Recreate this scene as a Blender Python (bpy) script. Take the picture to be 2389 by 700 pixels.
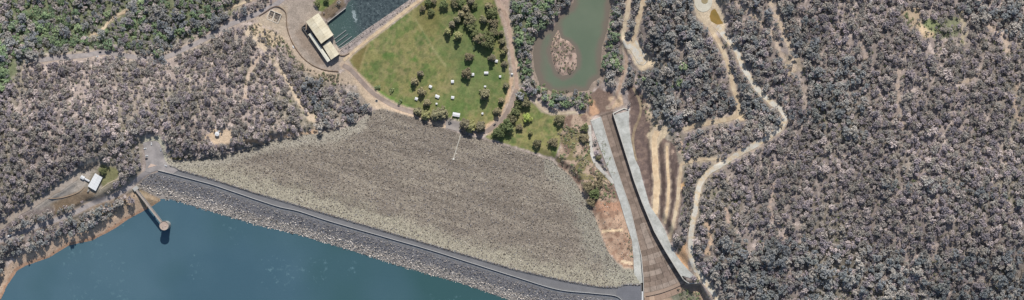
import bpy, bmesh, math, random
import numpy as np
from mathutils import Vector, Matrix

# ------------------------------------------------------------------ clean
for o in list(bpy.data.objects):
    bpy.data.objects.remove(o, do_unlink=True)
scene = bpy.context.scene
COL = scene.collection
random.seed(7)
RNG = np.random.default_rng(11)

# ------------------------------------------------------------------ camera (straight down from a survey aircraft)
S = 0.75            # metres per photo pixel at z = 0
HCAM = 3200.0
CX, CY = 1194.5, 350.0
cam_d = bpy.data.cameras.new('Camera')
cam_d.sensor_width = 36.0
cam_d.lens = 36.0 * HCAM / (2389 * S)
cam_d.clip_start = 10.0
cam_d.clip_end = 20000.0
cam = bpy.data.objects.new('Camera', cam_d)
cam.location = (0, 0, HCAM)
COL.objects.link(cam)
scene.camera = cam

# ------------------------------------------------------------------ sky and sun
SUN_EL = math.radians(43.0)
SUN_AZ = math.atan2(0.13, 1.0)          # clockwise from +Y
world = bpy.data.worlds.new('World')
scene.world = world
world.use_nodes = True
wn = world.node_tree
bg = wn.nodes['Background']
sky = wn.nodes.new('ShaderNodeTexSky')
sky.sky_type = 'NISHITA'
sky.sun_disc = False
sky.sun_elevation = SUN_EL
sky.sun_rotation = SUN_AZ
wn.links.new(sky.outputs['Color'], bg.inputs['Color'])
bg.inputs['Strength'].default_value = 0.115
sd = bpy.data.lights.new('Sun', 'SUN')
sd.energy = 4.9
sd.angle = math.radians(0.5)
sd.color = (1.0, 0.965, 0.915)
sun = bpy.data.objects.new('Sun', sd)
tosun = Vector((math.sin(SUN_AZ) * math.cos(SUN_EL), math.cos(SUN_AZ) * math.cos(SUN_EL), math.sin(SUN_EL)))
sun.rotation_euler = tosun.to_track_quat('Z', 'Y').to_euler()
sun.location = tosun * 3000
COL.objects.link(sun)
scene.view_settings.view_transform = 'Standard'
scene.view_settings.look = 'None'
scene.view_settings.exposure = 0.0
scene.view_settings.gamma = 1.0

# ------------------------------------------------------------------ helpers
def lin(c):
    c = np.asarray(c, float) / 255.0
    return np.where(c <= 0.04045, c / 12.92, ((c + 0.055) / 1.055) ** 2.4)

KALB = 0.79         # photo tone of a sunlit surface -> reflectance
def col4(r, g, b, k=KALB):
    l = lin((r, g, b)) * k
    return (float(l[0]), float(l[1]), float(l[2]), 1.0)

def ssm(x):
    x = np.clip(x, 0, 1)
    return x * x * (3 - 2 * x)

_tab = np.random.default_rng(5).random((256, 256))
def vnoise(x, y):
    xi = np.floor(x).astype(int); yi = np.floor(y).astype(int)
    fx = x - xi; fy = y - yi
    fx = fx * fx * (3 - 2 * fx); fy = fy * fy * (3 - 2 * fy)
    a = _tab[xi & 255, yi & 255]; b = _tab[(xi + 1) & 255, yi & 255]
    c = _tab[xi & 255, (yi + 1) & 255]; d = _tab[(xi + 1) & 255, (yi + 1) & 255]
    return (a * (1 - fx) + b * fx) * (1 - fy) + (c * (1 - fx) + d * fx) * fy

def fbm(x, y, f, oct=4, off=0.0):
    """-1..1 fractal noise; f = feature size in px"""
    v = np.zeros_like(np.asarray(x, float)); a = 1.0; t = 0
    for k in range(oct):
        s = (2 ** k) / f
        v = v + a * (vnoise(x * s + 13.7 * k + off, y * s + 7.3 * k + off * 1.7) * 2 - 1)
        t += a; a *= 0.5
    return v / t

def inpoly(X, Y, poly):
    ins = np.zeros(X.shape, bool)
    n = len(poly)
    for i in range(n):
        x1, y1 = poly[i]; x2, y2 = poly[(i + 1) % n]
        if y1 == y2: continue
        c = ((y1 > Y) != (y2 > Y)) & (X < (x2 - x1) * (Y - y1) / (y2 - y1) + x1)
        ins ^= c
    return ins

def pdist(X, Y, pts, closed=False):
    d = np.full(X.shape, 1e9)
    n = len(pts)
    for i in range(n if closed else n - 1):
        x1, y1 = pts[i]; x2, y2 = pts[(i + 1) % n]
        dx, dy = x2 - x1, y2 - y1
        L = dx * dx + dy * dy + 1e-9
        t = np.clip(((X - x1) * dx + (Y - y1) * dy) / L, 0, 1)
        d = np.minimum(d, (X - x1 - t * dx) ** 2 + (Y - y1 - t * dy) ** 2)
    return np.sqrt(d)

def sdist(X, Y, poly):
    """signed distance, negative inside"""
    d = pdist(X, Y, poly, True)
    return np.where(inpoly(X, Y, poly), -d, d)

def densify(pts, step, closed=False, smooth=True):
    """Catmull-Rom resample of a polyline (photo px)"""
    P = [np.array(p, float) for p in pts]
    n = len(P); out = []
    rng = range(n if closed else n - 1)
    for i in rng:
        p1 = P[i]; p2 = P[(i + 1) % n]
        p0 = P[i - 1] if (closed or i > 0) else p1 * 2 - p2
        p3 = P[(i + 2) % n] if (closed or i + 2 < n) else p2 * 2 - p1
        m = max(1, int(np.linalg.norm(p2 - p1) / step))
        for k in range(m):
            t = k / m
            if smooth:
                q = 0.5 * ((2 * p1) + (-p0 + p2) * t + (2 * p0 - 5 * p1 + 4 * p2 - p3) * t * t + (-p0 + 3 * p1 - 3 * p2 + p3) * t ** 3)
            else:
                q = p1 + (p2 - p1) * t
            out.append(q)
    if not closed: out.append(P[-1])
    return np.array(out)

# ------------------------------------------------------------------ plan of the place, traced in photo px
U_PTS = [(300, 372), (366, 381), (394, 386), (416, 396), (460, 409), (500, 420), (600, 452), (680, 475), (720, 487), (800, 511), (1000, 570), (1200, 629), (1320, 656), (1400, 670), (1440, 671), (1460, 665), (1502, 665), (1560, 665)]
P_PTS = [(300, 385), (368, 397), (400, 405), (460, 421), (500, 432), (600, 466), (650, 482), (695, 492), (750, 510), (800, 525), (1000, 582), (1200, 645), (1300, 675), (1435, 690), (1452, 701), (1500, 745), (1560, 790)]
E_PTS = [(300, 455), (380, 464), (400, 465), (500, 495), (600, 525), (650, 536), (700, 548), (800, 578), (950, 625), (1075, 660), (1175, 695), (1300, 735), (1420, 780), (1560, 830)]
def Uy(x): return np.interp(x, [p[0] for p in U_PTS], [p[1] for p in U_PTS])
def Py(x): return np.interp(x, [p[0] for p in P_PTS], [p[1] for p in P_PTS])
def Ey(x): return np.interp(x, [p[0] for p in E_PTS], [p[1] for p in E_PTS])

RES = [(-4000, 1100), (-300, 830), (-60, 745), (4, 697), (18, 665), (40, 632), (60, 620), (115, 601), (160, 573), (215, 561), (250, 543), (270, 532), (300, 511), (330, 495), (360, 478), (380, 465), (400, 465), (450, 480), (500, 495), (560, 513), (600, 525), (650, 536), (700, 548), (800, 578), (950, 625), (1075, 660), (1175, 695), (1300, 735), (1420, 780), (1600, 830), (1800, 1000), (2200, 1300), (2600, 4000), (-4000, 4000)]
POND = [(1338, 7), (1311, 34), (1302, 41), (1291, 68), (1266, 72), (1249, 89), (1243, 125), (1247, 164), (1259, 198), (1284, 213), (1313, 218), (1345, 214), (1372, 212), (1382, 193), (1404, 178), (1402, 143), (1405, 107), (1417, 71), (1424, 21), (1421, -30), (1440, -200), (1330, -200), (1338, -40)]
ISLE = [(1303, 68), (1309, 89), (1327, 96), (1341, 111), (1346, 132), (1345, 157), (1334, 171), (1313, 177), (1297, 164), (1289, 143), (1284, 114), (1291, 89)]
TAIL = [(762, 53), (806, 19), (812, 6), (850, -30), (1000, -130), (1080, -130), (962, -5), (948, 5), (900, 38), (850, 72), (815, 98), (792, 113), (784, 104), (778, 84)]
OCHRE = [(1660, 25), (1668, 21), (1676, 35), (1682, 48), (1688, 55), (1672, 57), (1659, 49), (1656, 38)]
DAM = [(394, 386), (388, 372), (400, 372), (440, 374), (470, 369), (520, 361), (560, 352), (600, 341), (650, 326), (700, 318), (750, 310), (800, 300), (832, 286), (852, 270), (870, 259), (890, 253), (930, 264), (980, 278), (1010, 291), (1040, 301), (1075, 312), (1110, 320), (1150, 331), (1200, 346), (1250, 362), (1288, 375), (1302, 388), (1322, 402), (1345, 428), (1360, 457), (1376, 482), (1386, 502), (1396, 528), (1406, 560), (1420, 590), (1440, 615), (1455, 628), (1476, 628), (1486, 642), (1502, 665), (1502, 720), (1460, 800), (1420, 800), (1300, 760), (1175, 715), (1075, 680), (950, 645), (800, 598), (700, 566), (600, 545), (500, 515), (400, 485), (384, 468), (352, 452), (326, 440), (322, 430), (350, 407), (368, 402)]
LAWN = [(988, 2), (960, 24), (920, 54), (870, 91), (822, 130), (816, 140), (826, 160), (838, 172), (862, 196), (884, 216), (910, 232), (945, 247), (985, 258), (1030, 268), (1070, 280), (1110, 292), (1132, 300), (1150, 288), (1168, 270), (1180, 248), (1188, 225), (1192, 200), (1186, 150), (1180, 100), (1174, 60), (1160, 20), (1140, -60), (1000, -60)]
LAWN2 = [(1236, 236), (1250, 246), (1266, 262), (1290, 268), (1322, 268), (1318, 285), (1312, 310), (1304, 345), (1294, 368), (1250, 356), (1200, 341), (1150, 326), (1130, 319), (1150, 305), (1170, 290), (1190, 268), (1204, 245), (1216, 232)]
LAWN3 = [(734, -40), (737, 10), (742, 25), (750, 28), (775, 12), (800, -5), (830, -40)]

# spillway chute, left and right wall lines by row (y)
CL = [(272, 1402), (323, 1417), (380, 1435), (439, 1455), (485, 1471), (540, 1484), (597, 1497), (654, 1502), (684, 1502), (740, 1502)]
CR = [(240, 1421), (266, 1430), (323, 1448), (380, 1466), (419, 1478), (471, 1497), (540, 1526), (586, 1552), (631, 1580), (648, 1591), (700, 1625)]
def Lx(y): return np.interp(y, [p[0] for p in CL], [p[1] for p in CL])
def Rx(y): return np.interp(y, [p[0] for p in CR], [p[1] for p in CR])
TILT = 0.33
def row_right(s):
    l = Lx(s); y = s
    for _ in range(12):
        y = s - TILT * (Rx(y) - l)
    return Rx(y), y
ZF = [(272, 5), (430, 33), (600, 62), (650, 70), (676, 74), (684, 75), (800, 75)]
def zfl(s): return np.interp(s, [p[0] for p in ZF], [p[1] for p in ZF])
def wallh(s): return np.interp(s, [272, 600, 684], [10.0, 11.5, 12.5])
LWALL = 5.0
# outer edges of the concrete aprons beside the chute
BLO = [(281, 1378), (300, 1384), (340, 1398), (380, 1413), (410, 1425), (420, 1431), (435, 1434), (470, 1446), (520, 1461), (560, 1474), (600, 1478), (640, 1479), (664, 1484)]
BRO = [(256, 1468), (290, 1467), (320, 1471), (370, 1481), (392, 1492), (420, 1499), (480, 1516), (515, 1540), (540, 1553), (560, 1560), (590, 1574), (612, 1590), (632, 1608), (655, 1632)]

# roads: name, label, centre line, width px, colour key
ROADS = [
 ('road', 'grey sealed road winding through forest at upper left', [(78, 143), (100, 139), (150, 133), (200, 129), (245, 122), (300, 131), (350, 137), (390, 132), (430, 114), (480, 90), (530, 60), (590, 36), (640, 12), (670, -12), (720, -60)], 11, 'asph_pale'),
 ('road', 'grey sealed road running from the dam down the left shore', [(368, 391), (345, 401), (326, 414), (306, 433), (270, 455), (240, 466), (213, 476), (180, 493), (139, 510), (77, 531), (18, 554), (-60, 580), (-200, 620)], 11, 'asph_pale'),
 ('road', 'park road between the green lawn and the dam toe', [(800, 152), (815, 160), (829, 174), (847, 194), (870, 217), (894, 233), (919, 247), (950, 258), (975, 266), (1010, 277), (1040, 287), (1080, 298), (1110, 306), (1135, 306), (1154, 292), (1173, 276), (1187, 254), (1197, 227), (1205, 208)], 10, 'asph_warm'),
 ('dirt_track', 'narrow sandy track continuing the park road along the tree line', [(1205, 208), (1204, 180), (1198, 150), (1192, 100), (1187, 60), (1175, 25), (1162, 0), (1150, -60)], 8, 'dirt_pink'),
 ('dirt_track', 'straight sandy service track beside the tailrace channel', [(1050, -56), (986, -4), (960, 15), (920, 46), (870, 84), (830, 116), (813, 131), (802, 142)], 7, 'sand'),
 ('dirt_track', 'curved sandy path at top of the small lawn by the pond', [(1246, 231), (1256, 245), (1270, 258), (1285, 264), (1310, 264), (1345, 262)], 6, 'dirt_pale'),
 ('dirt_track', 'pale dirt track right of the pond, left arm of the loop', [(1470, -60), (1467, 0), (1464, 30), (1457, 60), (1454, 85), (1459, 102), (1468, 104)], 9, 'dirt_pale'),
 ('dirt_track', 'tan dirt track right of the pond, right arm of the loop', [(1512, -60), (1501, 0), (1493, 30), (1485, 60), (1479, 88), (1468, 106)], 11, 'dirt_tan'),
 ('dirt_track', 'rough dirt track from the loop down to the spillway end', [(1459, 110), (1461, 150), (1452, 180), (1443, 210), (1432, 236), (1420, 250)], 6, 'dirt_pink'),
 ('dirt_track', 'left dirt track running down from the turning circle', [(1655, 62), (1672, 90), (1685, 115), (1695, 140), (1705, 175), (1713, 210), (1722, 240), (1722, 262), (1705, 276), (1650, 287), (1620, 293), (1595, 303)], 10, 'dirt_tan'),
 ('gravel_road', 'long pale gravel road curving down to the spillway crest', [(1672, 62), (1700, 95), (1720, 122), (1730, 147), (1746, 176), (1766, 206), (1790, 232), (1815, 250), (1828, 264), (1830, 280), (1820, 300), (1800, 316), (1770, 334), (1740, 350), (1710, 367), (1680, 385), (1655, 400), (1638, 420), (1630, 440), (1625, 470), (1620, 500), (1613, 540), (1611, 580), (1616, 612), (1632, 642), (1656, 672), (1676, 702), (1700, 740), (1740, 800)], 12, 'gravel_pale'),
 ('dirt_track', 'broad bright sandy bench cut right of the spillway', [(1533, 306), (1527, 330), (1529, 380), (1532, 427), (1530, 474), (1527, 499)], 14, 'sand'),
 ('dirt_track', 'thin sandy bench, second from the spillway', [(1556, 340), (1557, 380), (1560, 427), (1558, 474), (1551, 522)], 6, 'sand'),
 ('dirt_track', 'sandy bench, third from the spillway, bending to the gravel road', [(1680, 372), (1640, 372), (1608, 378), (1590, 384), (1588, 400), (1584, 427), (1580, 474), (1571, 521), (1562, 558)], 7, 'dirt_tan'),
 ('dirt_track', 'dull grassy bench snaking beside the spillway apron', [(1478, 205), (1486, 222), (1495, 247), (1492, 272), (1481, 300), (1476, 326), (1478, 345), (1484, 375)], 6, 'bench_dull'),
 ('gravel_road', 'white gravel path beside the upper left spillway apron', [(1374, 292), (1377, 320), (1380, 350), (1386, 374), (1400, 394), (1424, 418), (1432, 428)], 8, 'gravel_white'),
 ('dirt_track', 'gravel track leading to the white-roofed lodge from lower left', [(-120, 600), (-40, 555), (0, 530), (39, 499), (77, 479), (108, 458), (150, 432), (180, 412)], 13, 'dirt_grey'),
 ('dirt_track', 'short sandy track in the green forest at top left', [(212, 82), (228, 76), (244, 64), (256, 48), (275, 34), (296, 27)], 6, 'dirt_tan'),
 ('dirt_track', 'sandy track leaving the upper road near the switchyard', [(528, 22), (552, 13), (580, 2), (610, -12)], 5, 'dirt_tan'),
]
# soft worn earth lines (painted as soil colour on the ground sheet)
TRAILS = [([(575, 70), (600, 95), (625, 125), (655, 160), (672, 190), (690, 225), (705, 250)], 8, (202, 184, 160)),
          ([(690, 225), (715, 265), (738, 282), (738, 305)], 10, (202, 182, 158)),
          ([(608, 130), (585, 165), (575, 195), (572, 225)], 8, (194, 174, 156)),
          ([(735, 308), (690, 312), (640, 322), (600, 330), (570, 328)], 6, (205, 172, 140)),
          ([(470, 328), (490, 315), (500, 305)], 8, (205, 180, 150)),
          ([(1715, 5), (1745, 25), (1770, 45), (1800, 80), (1815, 110), (1830, 140)], 9, (196, 176, 156)),
          ([(1790, -10), (1812, 35), (1832, 85), (1846, 130), (1850, 160)], 11, (200, 180, 156)),
          ([(2240, 30), (2250, 60), (2245, 100)], 10, (196, 182, 150)),
          ([(2300, 55), (2330, 75), (2345, 95), (2350, 120)], 11, (205, 182, 160)),
          ([(2010, 95), (2020, 130)], 8, (190, 170, 155)),
          ([(2100, 150), (2095, 210), (2105, 300)], 6, (188, 168, 150)),
          ([(1650, 520), (1658, 560), (1650, 590)], 9, (208, 178, 150)),
          ([(2290, 160), (2270, 180), (2240, 195)], 8, (190, 170, 145)),
          ([(2380, 190), (2365, 230), (2375, 280)], 7, (195, 170, 150)),
          ([(1860, 150), (1880, 230), (1870, 300)], 5, (180, 164, 150)),
          ([(1690, 470), (1700, 520)], 6, (190, 166, 150)),
          ([(1805, 430), (1800, 500), (1840, 560)], 5, (186, 165, 150))]
# ------------------------------------------------------------------ ground heights on a px grid
GS = 2.75
core_x = np.arange(-170, 2562, GS)
core_y = np.arange(-170, 873, GS)
outer = np.array([6, 14, 26, 45, 75, 120, 200, 330, 550, 900, 1500, 2400], float)
GX = np.concatenate([(core_x[0] - outer)[::-1], core_x, core_x[-1] + outer])
GY = np.concatenate([(core_y[0] - outer)[::-1], core_y, core_y[-1] + outer])
X, Y = np.meshgrid(GX, GY, indexing='ij')

ANCH = [(0, 0, 38), (150, 20, 34), (300, 20, 20), (450, 20, 12), (100, 90, 50), (300, 90, 26), (400, 90, 18), (560, 0, 5),
 (0, 200, 76), (150, 133, 55), (245, 124, 42), (390, 132, 26), (480, 90, 15), (590, 38, 7),
 (80, 240, 90), (200, 220, 88), (320, 220, 78), (450, 200, 62), (560, 150, 36), (620, 110, 20), (680, 180, 16), (760, 220, 12), (820, 230, 8),
 (100, 340, 108), (220, 320, 106), (330, 300, 94), (350, 350, 87), (400, 330, 86), (508, 312, 78), (600, 280, 62), (680, 260, 40), (740, 290, 34), (800, 290, 22),
 (215, 420, 95), (150, 440, 95), (60, 470, 97), (0, 430, 108), (20, 550, 86), (140, 510, 86), (240, 465, 86), (310, 432, 85), (0, 620, 76),
 (-120, 300, 90), (-120, 560, 92), (-120, 100, 55), (-120, 750, 62),
 (720, 60, 4), (660, 60, 5), (780, 150, 4), (740, 10, 4), (900, 150, 4), (1000, 100, 4), (1100, 30, 3), (1150, 150, 4), (1050, 250, 5), (900, 250, 5), (1180, 60, 3), (1250, 300, 6), (1230, 200, 4), (1230, 60, 6), (1280, 20, 6), (1220, -80, 6), (1000, -100, 4),
 (1340, 300, 12), (1370, 380, 26), (1400, 480, 44), (1440, 560, 62),
 (1430, 100, 4), (1430, 200, 6), (1440, 250, 8), (1468, 100, 16), (1500, 140, 20), (1500, 20, 24), (1440, -60, 6), (1560, 60, 38), (1560, 200, 36), (1500, 220, 20),
 (1640, 10, 52), (1690, 120, 56), (1640, 180, 50), (1722, 250, 62), (1620, 293, 55), (1540, 310, 38), (1500, 320, 26), (1529, 400, 46), (1560, 400, 60), (1588, 400, 72), (1500, 440, 38), (1560, 500, 72), (1600, 520, 88), (1590, 600, 84), (1630, 440, 86), (1670, 390, 84), (1610, 580, 88), (1660, 680, 90), (1600, 690, 76),
 (1760, 100, 72), (1765, 205, 76), (1830, 265, 88), (1760, 300, 82), (1740, 450, 100), (1800, 600, 116), (1720, 640, 104), (1720, 780, 100),
 (1850, 40, 82), (1950, 150, 98), (1900, 250, 96), (1950, 330, 108), (1950, 480, 122), (2000, 600, 124), (1950, 700, 118),
 (2050, 50, 104), (2120, 180, 124), (2200, 280, 130), (2250, 50, 96), (2380, 30, 84), (2340, 180, 116), (2380, 340, 130), (2120, 400, 134), (2230, 450, 142), (2380, 560, 136), (2200, 620, 130), (2350, 720, 118), (2100, 780, 116), (2500, 300, 128), (2500, 0, 90), (2000, -80, 90), (1700, -80, 58), (2300, -80, 80)]
A = np.array(ANCH, float)
def tps(r2): return np.where(r2 > 0, 0.5 * r2 * np.log(r2 + 1e-12), 0.0)
n = len(A); sc = 500.0
ax, ay, az = A[:, 0] / sc, A[:, 1] / sc, A[:, 2]
K = tps((ax[:, None] - ax[None]) ** 2 + (ay[:, None] - ay[None]) ** 2) + np.eye(n) * 0.004
Pm = np.stack([np.ones(n), ax, ay], 1)
sol = np.linalg.solve(np.block([[K, Pm], [Pm.T, np.zeros((3, 3))]]), np.concatenate([az, np.zeros(3)]))
xc = np.clip(X, -150, 2520) / sc; yc = np.clip(Y, -120, 800) / sc
Hh = sol[n] + sol[n + 1] * xc + sol[n + 2] * yc
for i in range(n):
    Hh += sol[i] * tps((xc - ax[i]) ** 2 + (yc - ay[i]) ** 2)
WLEV, PLEV, TLEV = 72.0, 0.0, 0.0
# small gullies on the hills, none on the valley floor
hill = ssm((Hh - 8) / 25)
Hh += hill * (fbm(X, Y, 90, 3, 3.1) * 5.0 + fbm(X, Y, 24, 2, 9.0) * 1.2)
Hh = np.clip(Hh, 2.2, 150)
Hh = np.where(hill < 0.05, Hh + fbm(X, Y, 60, 2, 1.0) * 0.25, Hh)

# road grading
def grade(H, pts, wpx, fall=9.0):
    pl = densify(pts, 2.5)
    xs, ys = pl[:, 0], pl[:, 1]
    hz0 = sample(H, xs, ys)
    kk = 13
    pad = np.pad(hz0, kk, mode='edge')
    hzs = np.convolve(pad, np.ones(2 * kk + 1) / (2 * kk + 1), 'valid')
    R = wpx / 2 + fall + 2
    ix = np.where((GX > xs.min() - R) & (GX < xs.max() + R))[0]
    iy = np.where((GY > ys.min() - R) & (GY < ys.max() + R))[0]
    sub = np.ix_(ix, iy)
    bx, by = X[sub], Y[sub]
    best = np.full(bx.shape, 1e9); hb = np.zeros(bx.shape)
    step = 1
    for i in range(0, len(xs), step):
        jx0 = np.searchsorted(GX[ix], xs[i] - R); jx1 = np.searchsorted(GX[ix], xs[i] + R)
        jy0 = np.searchsorted(GY[iy], ys[i] - R); jy1 = np.searchsorted(GY[iy], ys[i] + R)
        d = (bx[jx0:jx1, jy0:jy1] - xs[i]) ** 2 + (by[jx0:jx1, jy0:jy1] - ys[i]) ** 2
        b = best[jx0:jx1, jy0:jy1]; h = hb[jx0:jx1, jy0:jy1]
        m = d < b
        b[m] = d[m]; h[m] = hzs[i]
    d = np.sqrt(best)
    t = 1 - ssm((d - wpx / 2 - 1.0) / fall)
    t = np.where(best > 1e8, 0, t)
    H[sub] = H[sub] * (1 - t) + hb * t
    return H

def sample(H, px, py):
    px = np.asarray(px, float); py = np.asarray(py, float)
    i = np.clip(np.searchsorted(GX, px) - 1, 0, len(GX) - 2)
    j = np.clip(np.searchsorted(GY, py) - 1, 0, len(GY) - 2)
    fx = (px - GX[i]) / (GX[i + 1] - GX[i]); fy = (py - GY[j]) / (GY[j + 1] - GY[j])
    return (H[i, j] * (1 - fx) + H[i + 1, j] * fx) * (1 - fy) + (H[i, j + 1] * (1 - fx) + H[i + 1, j + 1] * fx) * fy

for r in ROADS:
    Hh = grade(Hh, r[2], r[3])

# flat pads (car park, house, tank, turning circle, loop clearing)
CARPARK = [(333, 333), (350, 329), (366, 329), (373, 336), (378, 346), (381, 358), (384, 372), (394, 386), (416, 397), (404, 405), (368, 397.5), (350, 403), (338, 400), (341, 385), (339, 372), (337, 354)]
def flat(H, poly, z, fall):
    t = 1 - ssm((sdist(X, Y, poly)) / fall)
    return H * (1 - t) + z * t
Hh = flat(Hh, CARPARK, 85.0, 44)
Hh = flat(Hh, CARPARK, 85.0, 14)
Hh = flat(Hh, [(185, 395), (240, 385), (280, 400), (276, 418), (225, 452), (195, 445)], 95.0, 25)
Hh = flat(Hh, [(496, 298), (540, 300), (540, 330), (496, 328)], 78.0, 18)
Hh = flat(Hh, [(1618, -20), (1664, -20), (1690, 50), (1670, 75), (1640, 60), (1620, 30)], 52.0, 15)
Hh = flat(Hh, [(1455, 95), (1485, 92), (1522, 140), (1500, 152), (1482, 150)], 18.0, 10)
YARD = [(640, 5), (680, -60), (735, -60), (740, 20), (800, 120), (818, 140), (822, 160), (790, 166), (760, 164), (735, 155), (704, 132), (686, 109), (674, 78), (669, 60), (668, 40), (657, 19)]
Hh = flat(Hh, YARD, 4.0, 8)

# dam body
ddn = (Uy(X) - Y) * 0.955
dup = (Y - Py(X)) * 0.955
bench = 9.0
frac = (Y - Py(X) - bench) / np.maximum(Ey(X) - Py(X) - bench, 5)
damh = np.where(ddn > 0, 85 - ddn * S * 0.37, np.where(frac > 0, 85 - frac * (85 - WLEV), 85.0))
damh = np.where(X > 1440, np.where((ddn <= 0) & (Y < 720), 85.0, damh), damh)
damh = np.maximum(damh, 3.0)
sdam = sdist(X, Y, DAM)
t = 1 - ssm(sdam / 22)
Hh = Hh * (1 - t) + damh * t

# reservoir bed and shore
sres = sdist(X, Y, RES)
shore = WLEV + np.maximum(sres, 0) * S * 0.34 + 0.25 * fbm(X, Y, 12, 3)
t = (1 - ssm(sres / 90)) * ssm((sdam + 2) / 10)
Hh = np.where(sres > 0, Hh * (1 - t) + np.minimum(shore, np.maximum(Hh, WLEV + .3)) * t, Hh)
Hh = np.where(sres <= 0, np.minimum(Hh, WLEV + sres * S * 0.4), Hh)
Hh = np.where(sres <= 0, np.maximum(Hh, 35), Hh)
# keep land above lake level clear of the water sheet east of the dam
# spillway trench
def srow(px, py): return py + TILT * (px - Lx(py))
SR = srow(X, Y)
inrow = (SR > 268) & (SR < 692)
zf = zfl(SR)
chL = Lx(SR); 
chR = np.interp(SR, np.arange(255, 760, 3.0), [row_right(s)[0] for s in np.arange(255, 760, 3.0)])
blo = np.interp(Y, [p[0] for p in BLO], [p[1] for p in BLO])
bro = np.interp(Y, [p[0] for p in BRO], [p[1] for p in BRO])
inch = inrow & (X > chL - 4) & (X < chR + 4)
inbl = inrow & (X <= chL - 4) & (X > blo - 1) & (Y > 270) & (Y < 668)
inbr = inrow & (X >= chR + 4) & (X < bro + 1) & (Y > 252) & (Y < 657)
dl = np.where(X < blo, blo - X, 0); dr = np.where(X > bro, X - bro, 0)
tl = (1 - ssm(dl / 22)) * inrow * (X <= chL - 4) * (sdam > -3) * ssm((SR - 262) / 14)
tr = (1 - ssm(dr / 26)) * inrow * (X >= chR + 4) * ssm((SR - 262) / 14)
Hh = Hh * (1 - tl) + (zf + LWALL - 1.0) * tl
Hh = Hh * (1 - tr) + (zf + wallh(SR) - 1.0) * tr
Hh = np.where(inch, zf - 3.0, Hh)
# approach channel above the crest
APP = [(1503, 684), (1591, 656), (1603, 663), (1634, 663), (1648, 690), (1660, 715), (1700, 780), (1660, 830), (1470, 830), (1502, 740)]
sapp = sdist(X, Y, APP)
t = 1 - ssm((sapp + 4) / 6)
t = t * (X > 1503)
Hh = Hh * (1 - t) + 72.9 * t
# river pool below the chute
POOL = [(1385, 270), (1360, 262), (1372, 225), (1395, 200), (1425, 215), (1440, 240), (1430, 262), (1400, 272)]
spl = sdist(X, Y, POOL)
t = (1 - ssm(spl / 10)) * (SR < 272)
Hh = Hh * (1 - t) + 3.2 * t
# pond, island, tailrace, ochre puddle
sp_ = sdist(X, Y, POND); si = sdist(X, Y, ISLE)
t = 1 - ssm(sp_ / 14)
Hh = np.where(sp_ > 0, Hh * (1 - t) + np.minimum(Hh, PLEV + 0.1 + sp_ * S * 0.3) * t, Hh)
wet = np.where(sp_ < 0, PLEV + np.maximum(sp_, -14) * S * 0.35, Hh)
isl = PLEV + np.minimum(-si * S * 0.28, 1.6) + fbm(X, Y, 10, 3) * 0.3 * (si < -2)
Hh = np.where((sp_ < 0) & (si < 12), np.maximum(wet, np.maximum(isl, -4)), wet)
st = sdist(X, Y, TAIL)
t = 1 - ssm(st / 12)
Hh = np.where(st > 0, Hh * (1 - t) + np.minimum(Hh, TLEV + 0.2 + st * S * 0.55) * t, np.minimum(Hh, np.maximum(TLEV + st * S * 0.6, -5)))
so = sdist(X, Y, OCHRE)
Hh = np.where(so < 3, Hh - 0.5 * ssm((3 - so) / 5), Hh)

def hz(px, py): return sample(Hh, px, py)
def to_world(px, py, z):
    k = S * (HCAM - z) / HCAM
    return np.stack([(px - CX) * k, -(py - CY) * k, z + 0 * px], -1)
def W(px, py, dz=0.0, z=None):
    zz = float(hz(px, py)) + dz if z is None else z
    k = S * (HCAM - zz) / HCAM
    return Vector(((px - CX) * k, -(py - CY) * k, zz))

# ------------------------------------------------------------------ soil colours on the grid
TINT = np.zeros(X.shape + (3,)); TINT[:] = lin((160, 146, 138)) * KALB
NB = fbm(X, Y, 30, 4, 21.0); NF = fbm(X, Y, 9, 3, 44.0); NL = fbm(X, Y, 140, 3, 66.0)
def blend(color, m):
    global TINT
    c = lin(color) * KALB
    TINT += (c - TINT) * np.clip(m, 0, 1)[..., None]
def zone(poly, color, feather=6, wob=5, amt=1.0, extra=None):
    d = sdist(X, Y, poly) + wob * NF
    m = (1 - ssm((d + feather / 2) / feather)) * amt
    if extra is not None: m = m * extra
    blend(color, m)
def line(pts, w, color, amt=1.0, wob=5):
    xs = [p[0] for p in pts]; ys = [p[1] for p in pts]
    ix = np.where((GX > min(xs) - 40) & (GX < max(xs) + 40))[0]; iy = np.where((GY > min(ys) - 40) & (GY < max(ys) + 40))[0]
    sub = np.ix_(ix, iy)
    d = pdist(X[sub], Y[sub], [tuple(p) for p in densify(pts, 8)]) + wob * NF[sub]
    m = np.zeros(X.shape); m[sub] = (1 - ssm((d - w / 2 + 2) / 5)) * amt
    blend(color, m)
def zone_rect(poly): return poly
# forest floor: litter, bare pale soil
blend((132, 121, 116), ssm((NB + 0.1) / 0.5) * 0.8)
blend((200, 184, 174), ssm((NF - 0.1) / 0.3) * 0.75)
blend((96, 104, 66), ssm((NL - 0.1) / 0.3) * 0.35)
zone([(-160, -160), (560, -160), (560, 20), (450, 80), (380, 118), (200, 118), (60, 130), (20, 200), (-160, 320)], (104, 116, 80), 30, 10, 0.8)
zone([(1180, -100), (1330, -100), (1300, 40), (1240, 90), (1240, 180), (1200, 210), (1190, 120)], (104, 110, 78), 20, 10, 0.8)
zone([(2150, 45), (2240, 40), (2235, 85), (2190, 90), (2160, 75)], (126, 136, 92), 12, 8, .9)
zone([(2095, 15), (2145, 20), (2150, 60), (2180, 80), (2160, 90), (2120, 55)], (206, 182, 150), 8, 8)
zone([(1832, 125), (1865, 130), (1872, 165), (1840, 175), (1830, 155)], (196, 178, 150), 8, 8, .9)
DKZ = ssm((fbm(X, Y, 80, 3, 52.) + .1) / .3) * (X > 1480)
blend((112, 104, 98), DKZ * .45)
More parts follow.
